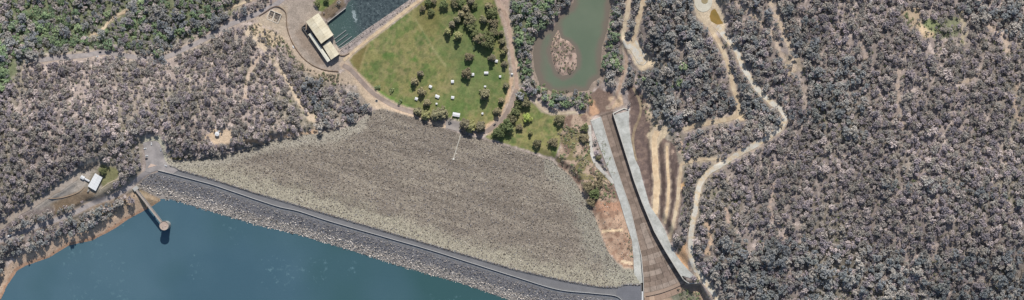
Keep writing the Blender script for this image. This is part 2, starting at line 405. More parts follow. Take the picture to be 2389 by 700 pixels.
# shoreline
blend((198, 172, 148), (1 - ssm((sres - 22 + 6 * NF) / 10)) * ssm((sdam + 4) / 8) * (X < 1300))
blend((182, 142, 114), (1 - ssm((sres - 5 + 4 * NF) / 4)) * ssm((sdam + 4) / 8) * (X < 1300) * .8)
zone([(200, 470), (240, 455), (300, 450), (318, 446), (345, 480), (300, 500), (250, 510), (215, 500)], (190, 165, 140), 12, 8, .8)
zone([(318, 446), (330, 440), (360, 455), (384, 462), (345, 490), (330, 480)], (150, 132, 108), 8, 6, .8)
# lodge surroundings
zone([(130, 440), (170, 405), (205, 372), (232, 368), (240, 385), (215, 400), (200, 435), (175, 452), (120, 475), (90, 490), (60, 490)], (170, 160, 148), 10, 6)
zone([(180, 390), (205, 380), (232, 378), (226, 395), (195, 400)], (132, 120, 106), 8, 5, .8)
zone([(236, 383), (250, 387), (271, 393), (280, 407), (275, 416), (240, 436), (236, 425), (242, 410), (228, 396)], (126, 124, 88), 5, 3)
zone([(120, 475), (200, 440), (225, 450), (200, 470), (130, 500)], (138, 118, 96), 10, 6, .9)
# car park surrounds
zone([(333, 320), (372, 316), (382, 335), (388, 360), (400, 374), (440, 372), (440, 398), (400, 398), (380, 372), (372, 340), (333, 334)], (182, 178, 158), 6, 4)
zone([(395, 365), (440, 362), (450, 371), (400, 374)], (112, 106, 66), 6, 4, .9)
# tank clearing
zone([(490, 302), (515, 296), (538, 300), (545, 320), (535, 338), (510, 336), (495, 330)], (210, 186, 158), 8, 7)
# power station yard, switchyard, slope below
zone(YARD, (168, 154, 140), 8, 4)
zone([(590, 40), (640, 10), (670, 10), (672, 70), (690, 120), (640, 70), (610, 60)], (176, 160, 140), 10, 6)
zone([(700, 60), (720, 50), (760, 150), (740, 150), (705, 110), (690, 80)], (146, 128, 112), 14, 6, .7)
zone([(668, 50), (680, 100), (704, 136), (735, 158), (790, 168), (820, 165), (840, 200), (815, 200), (760, 190), (710, 165), (670, 120), (655, 90)], (178, 160, 140), 10, 7)
zone([(575, 60), (605, 55), (660, 90), (660, 110), (620, 110), (585, 80)], (196, 176, 146), 10, 8, .8)
zone([(828, 172), (850, 200), (872, 225), (895, 242), (960, 262), (1040, 288), (1040, 302), (985, 280), (900, 256), (868, 250), (845, 225), (820, 180)], (188, 168, 144), 8, 5)
# lawns
LAWNC = (138, 134, 86)
for lw in (LAWN, LAWN2, LAWN3):
    d = sdist(X, Y, lw) + 2 * NF
    m = 1 - ssm((d + 2) / 4)
    blend(LAWNC, m)
    blend((108, 124, 70), m * ssm((fbm(X, Y, 38, 4, 5.0) + .0) / .22) * .8)
    blend((156, 146, 102), m * ssm((fbm(X, Y, 26, 4, 15.0) - .02) / .3) * .42)
    blend((84, 110, 58), m * ssm((fbm(X, Y, 12, 3, 25.0) - .18) / .2) * .6)
    blend((150, 138, 100), m * ssm((fbm(X, Y, 8, 2, 35.0) - .12) / .25) * .45)
    blend((92, 104, 64), m * ssm((fbm(X, Y, 7, 2, 95.0) - .15) / .25) * .5)
def ell(cx, cy, rx, ry): return [(cx + rx * math.cos(a * .35), cy + ry * math.sin(a * .35)) for a in range(18)]
zone(ell(1090, 80, 60, 90), (92, 112, 68), 60, 14, .6)
zone(ell(1120, 190, 60, 60), (98, 120, 70), 50, 14, .55)
zone(ell(1050, 250, 40, 30), (98, 122, 66), 30, 14, .6)
zone(ell(905, 130, 14, 9), (84, 116, 56), 8, 6, .7)
zone(ell(968, 138, 9, 7), (80, 118, 52), 6, 5, .8)
zone([(818, 132), (862, 100), (850, 130), (838, 168), (826, 160)], (122, 108, 68), 12, 3, .8)
zone(ell(1000, 40, 30, 40), (118, 112, 66), 40, 10, .6)
line([(862, 98), (850, 130), (840, 165)], 3, (164, 150, 108), .6, 1)
line([(970, 45), (990, 80), (1015, 120), (1040, 155)], 3, (168, 160, 116), .6, 2)
line([(985, 75), (1000, 100)], 4, (80, 108, 58), .7, 2)
line([(905, 228), (885, 214), (920, 236), (950, 250)], 8, (100, 140, 60), .6, 5)
zone([(1128, 308), (1160, 280), (1180, 250), (1192, 215), (1200, 180), (1188, 180), (1182, 225), (1170, 255), (1150, 282), (1125, 296)], (214, 180, 148), 6, 4, .9)
zone([(1160, 20), (1145, -40), (1190, -40), (1188, 20), (1192, 90), (1184, 90)], (184, 160, 144), 8, 5, .9)
zone([(1195, 140), (1214, 140), (1212, 165), (1198, 172)], (208, 180, 156), 6, 4, .9)
# tailrace banks
blend((158, 146, 140), (1 - ssm((st - 12 + 3 * NF) / 6)) * (X > 795) * (Y < 125))
zone([(762, 48), (806, 14), (802, -20), (780, 5), (745, 32)], (120, 104, 84), 5, 3, .9)
# pond margin, island
blend((150, 134, 120), (1 - ssm((sp_ - 9 + 6 * NF) / 8)) * (sp_ > -3) * .9)
blend((186, 162, 146), 1 - ssm((si - 1) / 3))
blend((140, 118, 106), (si < 2) * ssm((NF - .05) / .2) * .7)
blend((104, 92, 84), (si < 0) * ssm((fbm(X, Y, 16, 3, 71.) - .12) / .15) * .8)
zone([(1330, 10), (1300, 45), (1285, 75), (1270, 72), (1290, 40), (1310, 10), (1320, -30), (1340, -30)], (150, 130, 122), 8, 8, .9)
# ground between the toe and the spillway
BANK = [(1318, 268), (1380, 262), (1378, 284), (1376, 300), (1384, 372), (1400, 396), (1430, 422), (1436, 440), (1448, 474), (1463, 522), (1476, 562), (1479, 628), (1455, 628), (1420, 590), (1396, 528), (1376, 482), (1345, 428), (1302, 388), (1296, 372), (1306, 345)]
zone(BANK, (174, 152, 132), 6, 5)
zone(BANK, (122, 100, 88), 6, 5, .9, ssm((fbm(X, Y, 18, 4, 3.3) - .02) / .18))
zone(BANK, (116, 112, 72), 10, 6, .8, ssm((fbm(X, Y, 22, 3, 8.3) - .15) / .2) * (Y < 420))
zone([(1392, 492), (1448, 486), (1462, 522), (1476, 562), (1478, 626), (1455, 624), (1420, 588), (1398, 526)], (176, 148, 126), 5, 4)
zone([(1392, 492), (1448, 486), (1462, 522), (1476, 562), (1478, 626), (1455, 624), (1420, 588), (1398, 526)], (140, 110, 92), 5, 4, .8, ssm((NF + .02) / .25))
zone([(1385, 470), (1446, 470), (1452, 492), (1392, 494)], (168, 128, 104), 5, 4, .8)
zone([(1404, 536), (1452, 534), (1452, 540), (1404, 543)], (222, 196, 160), 3, 2)
zone([(1448, 606), (1476, 612), (1476, 618), (1448, 612)], (212, 190, 160), 3, 2)
zone([(1372, 225), (1395, 205), (1430, 215), (1440, 240), (1425, 260), (1385, 270), (1374, 262)], (128, 108, 96), 8, 6)
zone([(1374, 232), (1386, 236), (1398, 262), (1384, 270), (1376, 262)], (202, 162, 130), 6, 4)
zone([(1420, 228), (1450, 222), (1455, 245), (1430, 252)], (206, 178, 148), 6, 5)
# cut slopes right of the spillway
CUT = [(1462, 205), (1480, 200), (1510, 240), (1520, 300), (1548, 320), (1575, 340), (1582, 380), (1592, 388), (1594, 430), (1588, 480), (1580, 530), (1566, 566), (1556, 540), (1540, 512), (1516, 478), (1499, 418), (1490, 388), (1480, 366), (1472, 320), (1468, 285), (1470, 250)]
zone(CUT, (108, 92, 86), 5, 3)
zone(CUT, (136, 116, 104), 5, 3, .6, ssm((fbm(X, Y, 10, 3, 2.2) - .0) / .25))
zone([(1500, 210), (1530, 270), (1545, 290), (1520, 310), (1505, 270), (1488, 215)], (206, 184, 156), 6, 7, .9, ssm((NF + .1) / .3))
zone([(1510, 312), (1530, 296), (1556, 290), (1560, 312), (1545, 325), (1536, 345), (1518, 345)], (206, 187, 158), 6, 4)
zone([(1560, 330), (1590, 310), (1600, 340), (1580, 380), (1566, 370)], (196, 170, 150), 8, 8, .8, ssm((NF + .05) / .3))
zone([(1576, 600), (1600, 560), (1606, 600), (1606, 640), (1590, 622)], (206, 166, 128), 6, 5)
zone([(1596, 425), (1602, 434), (1590, 442), (1586, 430)], (220, 178, 130), 4, 3)
# tracks' verges and clearings at right
zone([(1455, 92), (1470, 100), (1486, 92), (1504, 122), (1524, 140), (1530, 150), (1500, 166), (1484, 156), (1470, 124), (1458, 130), (1450, 110)], (205, 186, 158), 6, 4)
zone([(1482, 118), (1500, 124), (1512, 140), (1500, 152), (1486, 148)], (206, 200, 186), 6, 3)
zone([(1616, -30), (1668, -30), (1676, 10), (1694, 50), (1690, 75), (1660, 75), (1632, 48), (1620, 25)], (205, 187, 160), 6, 4)
zone([(1698, 276), (1722, 254), (1744, 270), (1735, 282)], (206, 184, 152), 5, 4)
zone(OCHRE, (160, 132, 80), 3, 1)
for pts, w, c in TRAILS: line(pts, w, c, .9 if pts[0][0] < 1860 else .6, 9)
zone(APP, (176, 152, 130), 4, 3)
zone([(1560, 690), (1600, 672), (1640, 705), (1600, 740)], (128, 126, 108), 6, 5)
# verges
for nm, lb, pts, w, ck in ROADS:
    vc = {'asph_pale': (176, 160, 146), 'asph_warm': (196, 172, 148)}.get(ck, None)
    if vc: line(pts, w + 7, vc, .8, 4)
    elif ck in ('dirt_tan', 'gravel_pale', 'sand', 'dirt_pink', 'dirt_pale') and nm != 'x': line(pts, w + 4, (194, 175, 152), .7, 5)
# dam faces
dmask = 1 - ssm((sdam + 1) / 2)
damn = fbm(X * .96 + Y * .28, (Y * .96 - X * .28) * 4.5, 60, 4, 31.)
DC = (130, 121, 110)
blend(DC, dmask)
blend((158, 152, 134), dmask * (ddn > 0) * (1 - ssm((ddn - 22 + 26 * NB) / 36)) * .85)
damn2 = fbm(X * .96 + Y * .28, (Y * .96 - X * .28) * 9, 70, 3, 77.)
blend((98, 90, 82), dmask * (ddn > 34) * ssm((damn * .6 + damn2 * .6 - .02) / .3) * .42)
blend((162, 153, 136), dmask * (ddn > 30) * ssm((-damn * .6 - damn2 * .6 - .06) / .3) * .32)
blend((160, 154, 140), dmask * (ddn > 0) * (1 - ssm((-sdam - 16 + 10 * NB) / 14)) * (Y < 480) * (X < 860) * .8)
blend((150, 148, 134), dmask * (ddn > 0) * (X > 1270) * (1 - ssm((-sdam - 22 + 22 * NB) / 34)) * .55)
blend((140, 137, 138), dmask * (dup > 8))
wetl = ssm((frac - .55 + .15 * NF) / .15)
blend((178, 168, 158), dmask * (dup > 8) * wetl)
blend((120, 122, 126), dmask * (ddn <= 2) * (dup <= 9))
# ------------------------------------------------------------------ materials
MATS = {}
def mat(name, color=None, tint=False, var=0.25, scales=(0.4, 0.06), rough=0.9, bump=0.0, rnd=0.0, spec=0.2, color2=None, metallic=0.0, cells=0.0, cellscale=0.5):
    """procedural surface: base colour (or the soil attribute) times fractal noise; rnd = per-object variation"""
    if name in MATS: return MATS[name]
    m = bpy.data.materials.new(name); m.use_nodes = True
    nt = m.node_tree; N = nt.nodes; Lk = nt.links
    b = N['Principled BSDF']
    b.inputs['Roughness'].default_value = rough
    b.inputs['Specular IOR Level'].default_value = spec
    b.inputs['Metallic'].default_value = metallic
    geo = N.new('ShaderNodeNewGeometry')
    pos = geo.outputs['Position']
    if tint:
        a = N.new('ShaderNodeAttribute'); a.attribute_name = 'tint'; base = a.outputs['Color']
    else:
        rgb = N.new('ShaderNodeRGB'); rgb.outputs[0].default_value = col4(*color); base = rgb.outputs[0]
    noise_last = None
    if color2 is not None:
        nz = N.new('ShaderNodeTexNoise'); nz.inputs['Scale'].default_value = scales[-1] * 1.7; nz.inputs['Detail'].default_value = 5
        Lk.new(pos, nz.inputs['Vector'])
        rp = N.new('ShaderNodeMapRange'); rp.inputs[1].default_value = .42; rp.inputs[2].default_value = .62
        Lk.new(nz.outputs[0], rp.inputs[0])
        mx = N.new('ShaderNodeMix'); mx.data_type = 'RGBA'
        Lk.new(rp.outputs[0], mx.inputs['Factor']); Lk.new(base, mx.inputs['A']); mx.inputs['B'].default_value = col4(*color2)
        base = mx.outputs['Result']
    val = None
    for k, s in enumerate(scales):
        nz = N.new('ShaderNodeTexNoise'); nz.inputs['Scale'].default_value = s; nz.inputs['Detail'].default_value = 4; nz.inputs['Roughness'].default_value = .65
        Lk.new(pos, nz.inputs['Vector'])
        mr = N.new('ShaderNodeMapRange'); mr.inputs[1].default_value = .25; mr.inputs[2].default_value = .75
        mr.inputs[3].default_value = 1 - var; mr.inputs[4].default_value = 1 + var
        Lk.new(nz.outputs[0], mr.inputs[0])
        if k == 0: noise_last = nz.outputs[0]
        if val is None: val = mr.outputs[0]
        else:
            mm = N.new('ShaderNodeMath'); mm.operation = 'MULTIPLY'; Lk.new(val, mm.inputs[0]); Lk.new(mr.outputs[0], mm.inputs[1]); val = mm.outputs[0]
    if cells > 0:
        vo = N.new('ShaderNodeTexVoronoi'); vo.inputs['Scale'].default_value = cellscale; Lk.new(pos, vo.inputs['Vector'])
        mr = N.new('ShaderNodeMapRange'); mr.inputs[3].default_value = 1 - cells; mr.inputs[4].default_value = 1 + cells
        sp = N.new('ShaderNodeSeparateColor'); Lk.new(vo.outputs['Color'], sp.inputs[0]); Lk.new(sp.outputs[0], mr.inputs[0])
        mm = N.new('ShaderNodeMath'); mm.operation = 'MULTIPLY'; Lk.new(val, mm.inputs[0]); Lk.new(mr.outputs[0], mm.inputs[1]); val = mm.outputs[0]
    if rnd > 0:
        oi = N.new('ShaderNodeObjectInfo')
        mr = N.new('ShaderNodeMapRange'); mr.inputs[3].default_value = 1 - rnd; mr.inputs[4].default_value = 1 + rnd
        Lk.new(oi.outputs['Random'], mr.inputs[0])
        mm = N.new('ShaderNodeMath'); mm.operation = 'MULTIPLY'; Lk.new(val, mm.inputs[0]); Lk.new(mr.outputs[0], mm.inputs[1]); val = mm.outputs[0]
    vm = N.new('ShaderNodeVectorMath'); vm.operation = 'SCALE'
    Lk.new(base, vm.inputs[0]); Lk.new(val, vm.inputs['Scale'])
    Lk.new(vm.outputs[0], b.inputs['Base Color'])
    if bump > 0:
        bp = N.new('ShaderNodeBump'); bp.inputs['Strength'].default_value = 1.0; bp.inputs['Distance'].default_value = bump
        Lk.new(noise_last, bp.inputs['Height']); Lk.new(bp.outputs[0], b.inputs['Normal'])
    MATS[name] = m
    return m

def leaf_mat(name, cols, rough=0.6):
    """foliage: one of several leaf tones per tree, lighter and darker sprays inside each crown"""
    m = bpy.data.materials.new(name); m.use_nodes = True
    nt = m.node_tree; N = nt.nodes; Lk = nt.links
    b = N['Principled BSDF']; b.inputs['Roughness'].default_value = rough; b.inputs['Specular IOR Level'].default_value = .15
    oi = N.new('ShaderNodeObjectInfo'); rp = N.new('ShaderNodeValToRGB'); rp.color_ramp.interpolation = 'CONSTANT'
    e = rp.color_ramp.elements
    while len(e) < len(cols): e.new(.5)
    for k, c in enumerate(cols):
        e[k].position = k / len(cols); e[k].color = col4(*c, k=1.36)
    Lk.new(oi.outputs['Random'], rp.inputs[0])
    geo = N.new('ShaderNodeNewGeometry')
    nz = N.new('ShaderNodeTexNoise'); nz.inputs['Scale'].default_value = 1.3; nz.inputs['Detail'].default_value = 3
    Lk.new(geo.outputs['Position'], nz.inputs['Vector'])
    mr = N.new('ShaderNodeMapRange'); mr.inputs[1].default_value = .3; mr.inputs[2].default_value = .7; mr.inputs[3].default_value = .42; mr.inputs[4].default_value = 1.85
    Lk.new(nz.outputs[0], mr.inputs[0])
    n2 = N.new('ShaderNodeTexNoise'); n2.inputs['Scale'].default_value = .012; n2.inputs['Detail'].default_value = 3
    Lk.new(geo.outputs['Position'], n2.inputs['Vector'])
    m2 = N.new('ShaderNodeMapRange'); m2.inputs[1].default_value = .35; m2.inputs[2].default_value = .65; m2.inputs[3].default_value = .82; m2.inputs[4].default_value = 1.18
    Lk.new(n2.outputs[0], m2.inputs[0])
    mm2 = N.new('ShaderNodeMath'); mm2.operation = 'MULTIPLY'; Lk.new(mr.outputs[0], mm2.inputs[0]); Lk.new(m2.outputs[0], mm2.inputs[1])
    vm = N.new('ShaderNodeVectorMath'); vm.operation = 'SCALE'
    Lk.new(rp.outputs[0], vm.inputs[0]); Lk.new(mm2.outputs[0], vm.inputs['Scale'])
    Lk.new(vm.outputs[0], b.inputs['Base Color'])
    tr = N.new('ShaderNodeBsdfTranslucent'); Lk.new(vm.outputs[0], tr.inputs[0])
    mx = N.new('ShaderNodeMixShader'); mx.inputs[0].default_value = .22
    Lk.new(b.outputs[0], mx.inputs[1]); Lk.new(tr.outputs[0], mx.inputs[2])
    Lk.new(mx.outputs[0], N['Material Output'].inputs['Surface'])
    return m

def water_mat(name, c1, c2, scale, wave, rough=0.12, foam=None, shallow=None):
    m = bpy.data.materials.new(name); m.use_nodes = True
    nt = m.node_tree; N = nt.nodes; Lk = nt.links
    b = N['Principled BSDF']; b.inputs['Roughness'].default_value = rough; b.inputs['IOR'].default_value = 1.33
    geo = N.new('ShaderNodeNewGeometry'); pos = geo.outputs['Position']
    nz = N.new('ShaderNodeTexNoise'); nz.inputs['Scale'].default_value = scale; nz.inputs['Detail'].default_value = 5; Lk.new(pos, nz.inputs['Vector'])
    mr = N.new('ShaderNodeMapRange'); mr.inputs[1].default_value = .35; mr.inputs[2].default_value = .65; Lk.new(nz.outputs[0], mr.inputs[0])
    mx = N.new('ShaderNodeMix'); mx.data_type = 'RGBA'; Lk.new(mr.outputs[0], mx.inputs['Factor'])
    mx.inputs['A'].default_value = col4(*c1); mx.inputs['B'].default_value = col4(*c2)
    base = mx.outputs['Result']
    if shallow is not None:
        a = N.new('ShaderNodeAttribute'); a.attribute_name = 'silt'
        m2 = N.new('ShaderNodeMix'); m2.data_type = 'RGBA'; Lk.new(a.outputs['Fac'], m2.inputs['Factor']); Lk.new(base, m2.inputs['A']); m2.inputs['B'].default_value = col4(*shallow); base = m2.outputs['Result']
    nw = N.new('ShaderNodeTexNoise'); nw.inputs['Scale'].default_value = wave[0]; nw.inputs['Detail'].default_value = 4; Lk.new(pos, nw.inputs['Vector'])
    if foam is not None:
        nf = N.new('ShaderNodeTexNoise'); nf.inputs['Scale'].default_value = foam[0]; nf.inputs['Detail'].default_value = 6; nf.inputs['Roughness'].default_value = .7; Lk.new(pos, nf.inputs['Vector'])
        a = N.new('ShaderNodeAttribute'); a.attribute_name = 'foam'
        ad = N.new('ShaderNodeMath'); ad.operation = 'ADD'; Lk.new(nf.outputs[0], ad.inputs[0]); Lk.new(a.outputs['Fac'], ad.inputs[1])
        r2 = N.new('ShaderNodeMapRange'); r2.inputs[1].default_value = foam[1]; r2.inputs[2].default_value = foam[1] + .14; Lk.new(ad.outputs[0], r2.inputs[0])
        m3 = N.new('ShaderNodeMix'); m3.data_type = 'RGBA'; Lk.new(r2.outputs[0], m3.inputs['Factor']); Lk.new(base, m3.inputs['A']); m3.inputs['B'].default_value = col4(*foam[2]); base = m3.outputs['Result']
    Lk.new(base, b.inputs['Base Color'])
    bp = N.new('ShaderNodeBump'); bp.inputs['Distance'].default_value = wave[1]; bp.inputs['Strength'].default_value = 1
    Lk.new(nw.outputs[0], bp.inputs['Height']); Lk.new(bp.outputs[0], b.inputs['Normal'])
    return m

# ------------------------------------------------------------------ object helpers
def tag(o, label=None, cat=None, group=None, kind=None):
    if label: o['label'] = label
    if cat: o['category'] = cat
    if group: o['group'] = group
    if kind: o['kind'] = kind
    return o

def empty(name, loc, rz=0.0, label=None, cat=None, group=None):
    o = bpy.data.objects.new(name, None); COL.objects.link(o)
    o.empty_display_size = 0.5
    o.location = loc; o.rotation_euler = (0, 0, rz)
    return tag(o, label, cat, group)

def new_mesh(name, verts, faces, m, smooth=False):
    me = bpy.data.meshes.new(name)
    verts = np.asarray(verts, np.float32).reshape(-1, 3)
    if isinstance(faces, np.ndarray):
        nf, k = faces.shape
        me.vertices.add(len(verts)); me.vertices.foreach_set('co', verts.ravel())
        me.loops.add(nf * k); me.loops.foreach_set('vertex_index', faces.astype(np.int32).ravel())
        me.polygons.add(nf)
        me.polygons.foreach_set('loop_start', np.arange(0, nf * k, k, dtype=np.int32))
        me.polygons.foreach_set('loop_total', np.full(nf, k, np.int32))
        me.update(calc_edges=True)
    else:
        me.from_pydata([tuple(map(float, v)) for v in verts], [], [tuple(int(i) for i in f) for f in faces])
        me.update()
    for mm in (m if isinstance(m, (list, tuple)) else [m]):
        me.materials.append(mm)
    if smooth:
        me.polygons.foreach_set('use_smooth', np.ones(len(me.polygons), bool))
    return me

def obj(name, me, parent=None, loc=None, world=False):
    """world=True: mesh verts are in world space; shift them under the (unrotated) parent"""
    o = bpy.data.objects.new(name, me); COL.objects.link(o)
    if parent is not None:
        o.parent = parent
        if world: o.location = -Vector(parent.location)
    if loc is not None: o.location = loc
    return o

class MB:
    """collects boxes / prisms / tubes into one mesh"""
    def __init__(s): s.v = []; s.f = []
    def add(s, vs, fs):
        b = len(s.v); s.v += [tuple(v) for v in vs]; s.f += [tuple(i + b for i in f) for f in fs]
    def box(s, x0, x1, y0, y1, z0, z1):
        s.add([(x0, y0, z0), (x1, y0, z0), (x1, y1, z0), (x0, y1, z0), (x0, y0, z1), (x1, y0, z1), (x1, y1, z1), (x0, y1, z1)],
              [(0, 3, 2, 1), (4, 5, 6, 7), (0, 1, 5, 4), (1, 2, 6, 5), (2, 3, 7, 6), (3, 0, 4, 7)])
    def prism(s, pts, z0, z1):
        n = len(pts)
        z0 = [z0] * n if np.isscalar(z0) else list(z0); z1 = [z1] * n if np.isscalar(z1) else list(z1)
        s.add([(p[0], p[1], z0[i]) for i, p in enumerate(pts)] + [(p[0], p[1], z1[i]) for i, p in enumerate(pts)],
              [tuple(range(n - 1, -1, -1)), tuple(range(n, 2 * n))] + [(i, (i + 1) % n, n + (i + 1) % n, n + i) for i in range(n)])
    def cyl(s, cx, cy, z0, z1, r0, r1=None, n=16):
        r1 = r0 if r1 is None else r1
        vs = [(cx + r0 * math.cos(2 * math.pi * i / n), cy + r0 * math.sin(2 * math.pi * i / n), z0) for i in range(n)]
        vs += [(cx + r1 * math.cos(2 * math.pi * i / n), cy + r1 * math.sin(2 * math.pi * i / n), z1) for i in range(n)]
        s.add(vs, [tuple(range(n - 1, -1, -1)), tuple(range(n, 2 * n))] + [(i, (i + 1) % n, n + (i + 1) % n, n + i) for i in range(n)])
    def tube(s, p0, p1, r0, r1, n=6):
        p0 = Vector(p0); p1 = Vector(p1); d = (p1 - p0).normalized()
        a = d.orthogonal().normalized(); b = d.cross(a)
        vs = [p0 + (a * math.cos(2 * math.pi * i / n) + b * math.sin(2 * math.pi * i / n)) * r0 for i in range(n)]
        vs += [p1 + (a * math.cos(2 * math.pi * i / n) + b * math.sin(2 * math.pi * i / n)) * r1 for i in range(n)]
        s.add(vs, [tuple(range(n - 1, -1, -1)), tuple(range(n, 2 * n))] + [(i, (i + 1) % n, n + (i + 1) % n, n + i) for i in range(n)])
    def mesh(s, name, m, smooth=False): return new_mesh(name, s.v, s.f, m, smooth)
    def build(s, name, m, parent=None, world=False, smooth=False): return obj(name, s.mesh(name, m, smooth), parent, world=world)

# ------------------------------------------------------------------ ground, dam faces, lawns: one height grid, cut into its surfaces
WP = to_world(X, Y, Hh)
ci = 0.5 * (GX[:-1] + GX[1:]); cj = 0.5 * (GY[:-1] + GY[1:])
CXg, CYg = np.meshgrid(ci, cj, indexing='ij')
LAB = np.zeros(CXg.shape, int)
near = (CXg > -100) & (CXg < 2500) & (CYg > -100) & (CYg < 830)
sub = np.where(near)
qx, qy = CXg[sub], CYg[sub]
lab = np.zeros(qx.shape, int)
lab[inpoly(qx, qy, LAWN) | inpoly(qx, qy, LAWN2) | inpoly(qx, qy, LAWN3)] = 2
ind = inpoly(qx, qy, DAM)
dn = Uy(qx) > qy
up = qy > Py(qx)
lab[ind & dn] = 3
lab[ind & ~dn & ~up] = 4
lab[ind & up] = 5
lab[inpoly(qx, qy, ISLE)] = 6
LAB[sub] = lab
VID = np.arange(X.size).reshape(X.shape)
QUADS = np.stack([VID[:-1, :-1], VID[1:, :-1], VID[1:, 1:], VID[:-1, 1:]], -1)
QUADS = QUADS[..., ::-1]           # y runs down in px: flip so normals face up
def grid_part(name, k, m, parent=None, lawnk=None):
    q = QUADS[LAB == k]
    if k == 2 and lawnk is not None:
        c = np.stack([CXg[LAB == 2], CYg[LAB == 2]], -1)
        q = q[inpoly(c[:, 0], c[:, 1], lawnk)]
    u, inv = np.unique(q.ravel(), return_inverse=True)
    me = new_mesh(name, WP.reshape(-1, 3)[u], inv.reshape(-1, 4), m, smooth=True)
    at = me.attributes.new('tint', 'FLOAT_COLOR', 'POINT')
    c = np.concatenate([TINT.reshape(-1, 3)[u], np.ones((len(u), 1))], 1).astype(np.float32)
    at.data.foreach_set('color', c.ravel())
    return obj(name, me, parent, world=parent is not None)
M_soil = mat('soil', tint=True, var=.22, scales=(0.55, .12), rough=.95, bump=.5, cells=.12, cellscale=.5)
M_lawn = mat('lawn_grass', tint=True, var=.22, scales=(0.45, .13), rough=.95, bump=.25)
M_damf = mat('rockfill_bed', tint=True, var=.26, scales=(0.8, .2), rough=.95, bump=.6, cells=.2, cellscale=.7)
tag(grid_part('ground', 0, M_soil), kind='structure', label='brown forest floor and earth of the valley sides')
tag(grid_part('lawn', 2, M_lawn, lawnk=LAWN), kind='structure', label='large green picnic lawn below the dam')
tag(grid_part('lawn', 2, M_lawn, lawnk=LAWN2), kind='structure', label='small green lawn between dam toe and pond')
tag(grid_part('lawn', 2, M_lawn, lawnk=LAWN3), kind='structure', label='bright lawn patch above the power station roof')
tag(grid_part('island', 6, M_soil), kind='structure', label='bare pinkish island in the green pond')
dam = empty('embankment_dam', W(900, 540, z=3.0), 0, 'long curved rockfill embankment dam holding back the blue lake', 'dam')
tag(grid_part('downstream_face', 3, M_damf, dam), 'brown-grey rockfill slope facing the lawn')
M_asph = mat('crest_asphalt', (122, 121, 122), var=.12, scales=(.5, .05), rough=.9)
grid_part('crest', 4, M_asph, dam)
tag(grid_part('upstream_face', 5, M_damf, dam), 'grey boulder slope above the lake')

# ------------------------------------------------------------------ water
def grid_water(name, poly, z, step, m, grow=6, attrs=None, label=None):
    xs = [p[0] for p in poly]; ys = [p[1] for p in poly]
    gx = np.arange(max(min(xs), -1200) - grow, min(max(xs), 2700) + grow + step, step); gy = np.arange(max(min(ys), -200) - grow, min(max(ys), 2000) + grow + step, step)
    x, y = np.meshgrid(gx, gy, indexing='ij')
    cx = 0.25 * (x[:-1, :-1] + x[1:, :-1] + x[1:, 1:] + x[:-1, 1:]); cy = 0.25 * (y[:-1, :-1] + y[1:, :-1] + y[1:, 1:] + y[:-1, 1:])
    keep = sdist(cx, cy, poly) < grow
    vid = np.arange(x.size).reshape(x.shape)
    q = np.stack([vid[:-1, :-1], vid[:-1, 1:], vid[1:, 1:], vid[1:, :-1]], -1)[keep]
    u, inv = np.unique(q.ravel(), return_inverse=True)
    px, py = x.ravel()[u], y.ravel()[u]
    me = new_mesh(name, to_world(px, py, np.full(px.shape, z)), inv.reshape(-1, 4), m)
    for an, fn in (attrs or {}).items():
        at = me.attributes.new(an, 'FLOAT', 'POINT'); at.data.foreach_set('value', fn(px, py).astype(np.float32))
    return tag(obj(name, me), label, kind='structure')
M_lake = water_mat('lake_water', (70, 99, 112), (82, 110, 122), .006, (.35, .12), .18, shallow=(60, 92, 94), foam=(.12, .66, (100, 130, 138)))
grid_water('lake', RES, WLEV, 14, M_lake, 10, {'silt': lambda px, py: ssm((px - 560) / 500) * .85 + .7 * np.maximum(fbm(px, py, 130, 3), -.3) * (px > 0), 'foam': lambda px, py: .16 * ssm((fbm(px, py, 90, 3, 40.) - .1) / .3) - .06}, 'blue-green lake water behind the dam')
M_pond = water_mat('pond_water', (104, 116, 96), (112, 122, 102), .02, (.3, .03), .15, shallow=(122, 112, 100))
grid_water('pond', POND, PLEV, 3, M_pond, 3, {'silt': lambda px, py: np.clip(1 - ssm((-sdist(px, py, POND) - 4 + 6 * fbm(px, py, 20, 3)) / 16) * ssm((sdist(px, py, ISLE) - 3 + 5 * fbm(px, py, 20, 3)) / 12) + ssm((1290 - px) / 40) * .8, 0, 1)}, 'still olive-green pond water round the island')
M_tail = water_mat('tailrace_water', (54, 64, 68), (88, 100, 101), .22, (.5, .35), .15, foam=(.5, .585, (170, 182, 182)), shallow=(74, 94, 90))
def foamf(px, py):
    q = fbm(px, py, 7, 3, 8.)
    d = np.hypot((px - 827 - (py - 38) * .25) / 6, (py - 36) / 20) + q * .9
    return .22 * (1 - ssm((d - .25) / .9)) + .09 * q - .01
grid_water('tailrace_water', TAIL, TLEV, 2, M_tail, 3, {'silt': lambda px, py: 1 - ssm((px - py * .2 - 800) / 40), 'foam': foamf}, 'choppy dark water in the tailrace channel')
M_och = water_mat('ochre_water', (156, 126, 70), (138, 116, 64), .1, (.5, .02), .2)
grid_water('puddle', OCHRE, float(hz(1671, 42)) + .25, 2, M_och, 1, None, 'ochre muddy puddle beside the turning circle')

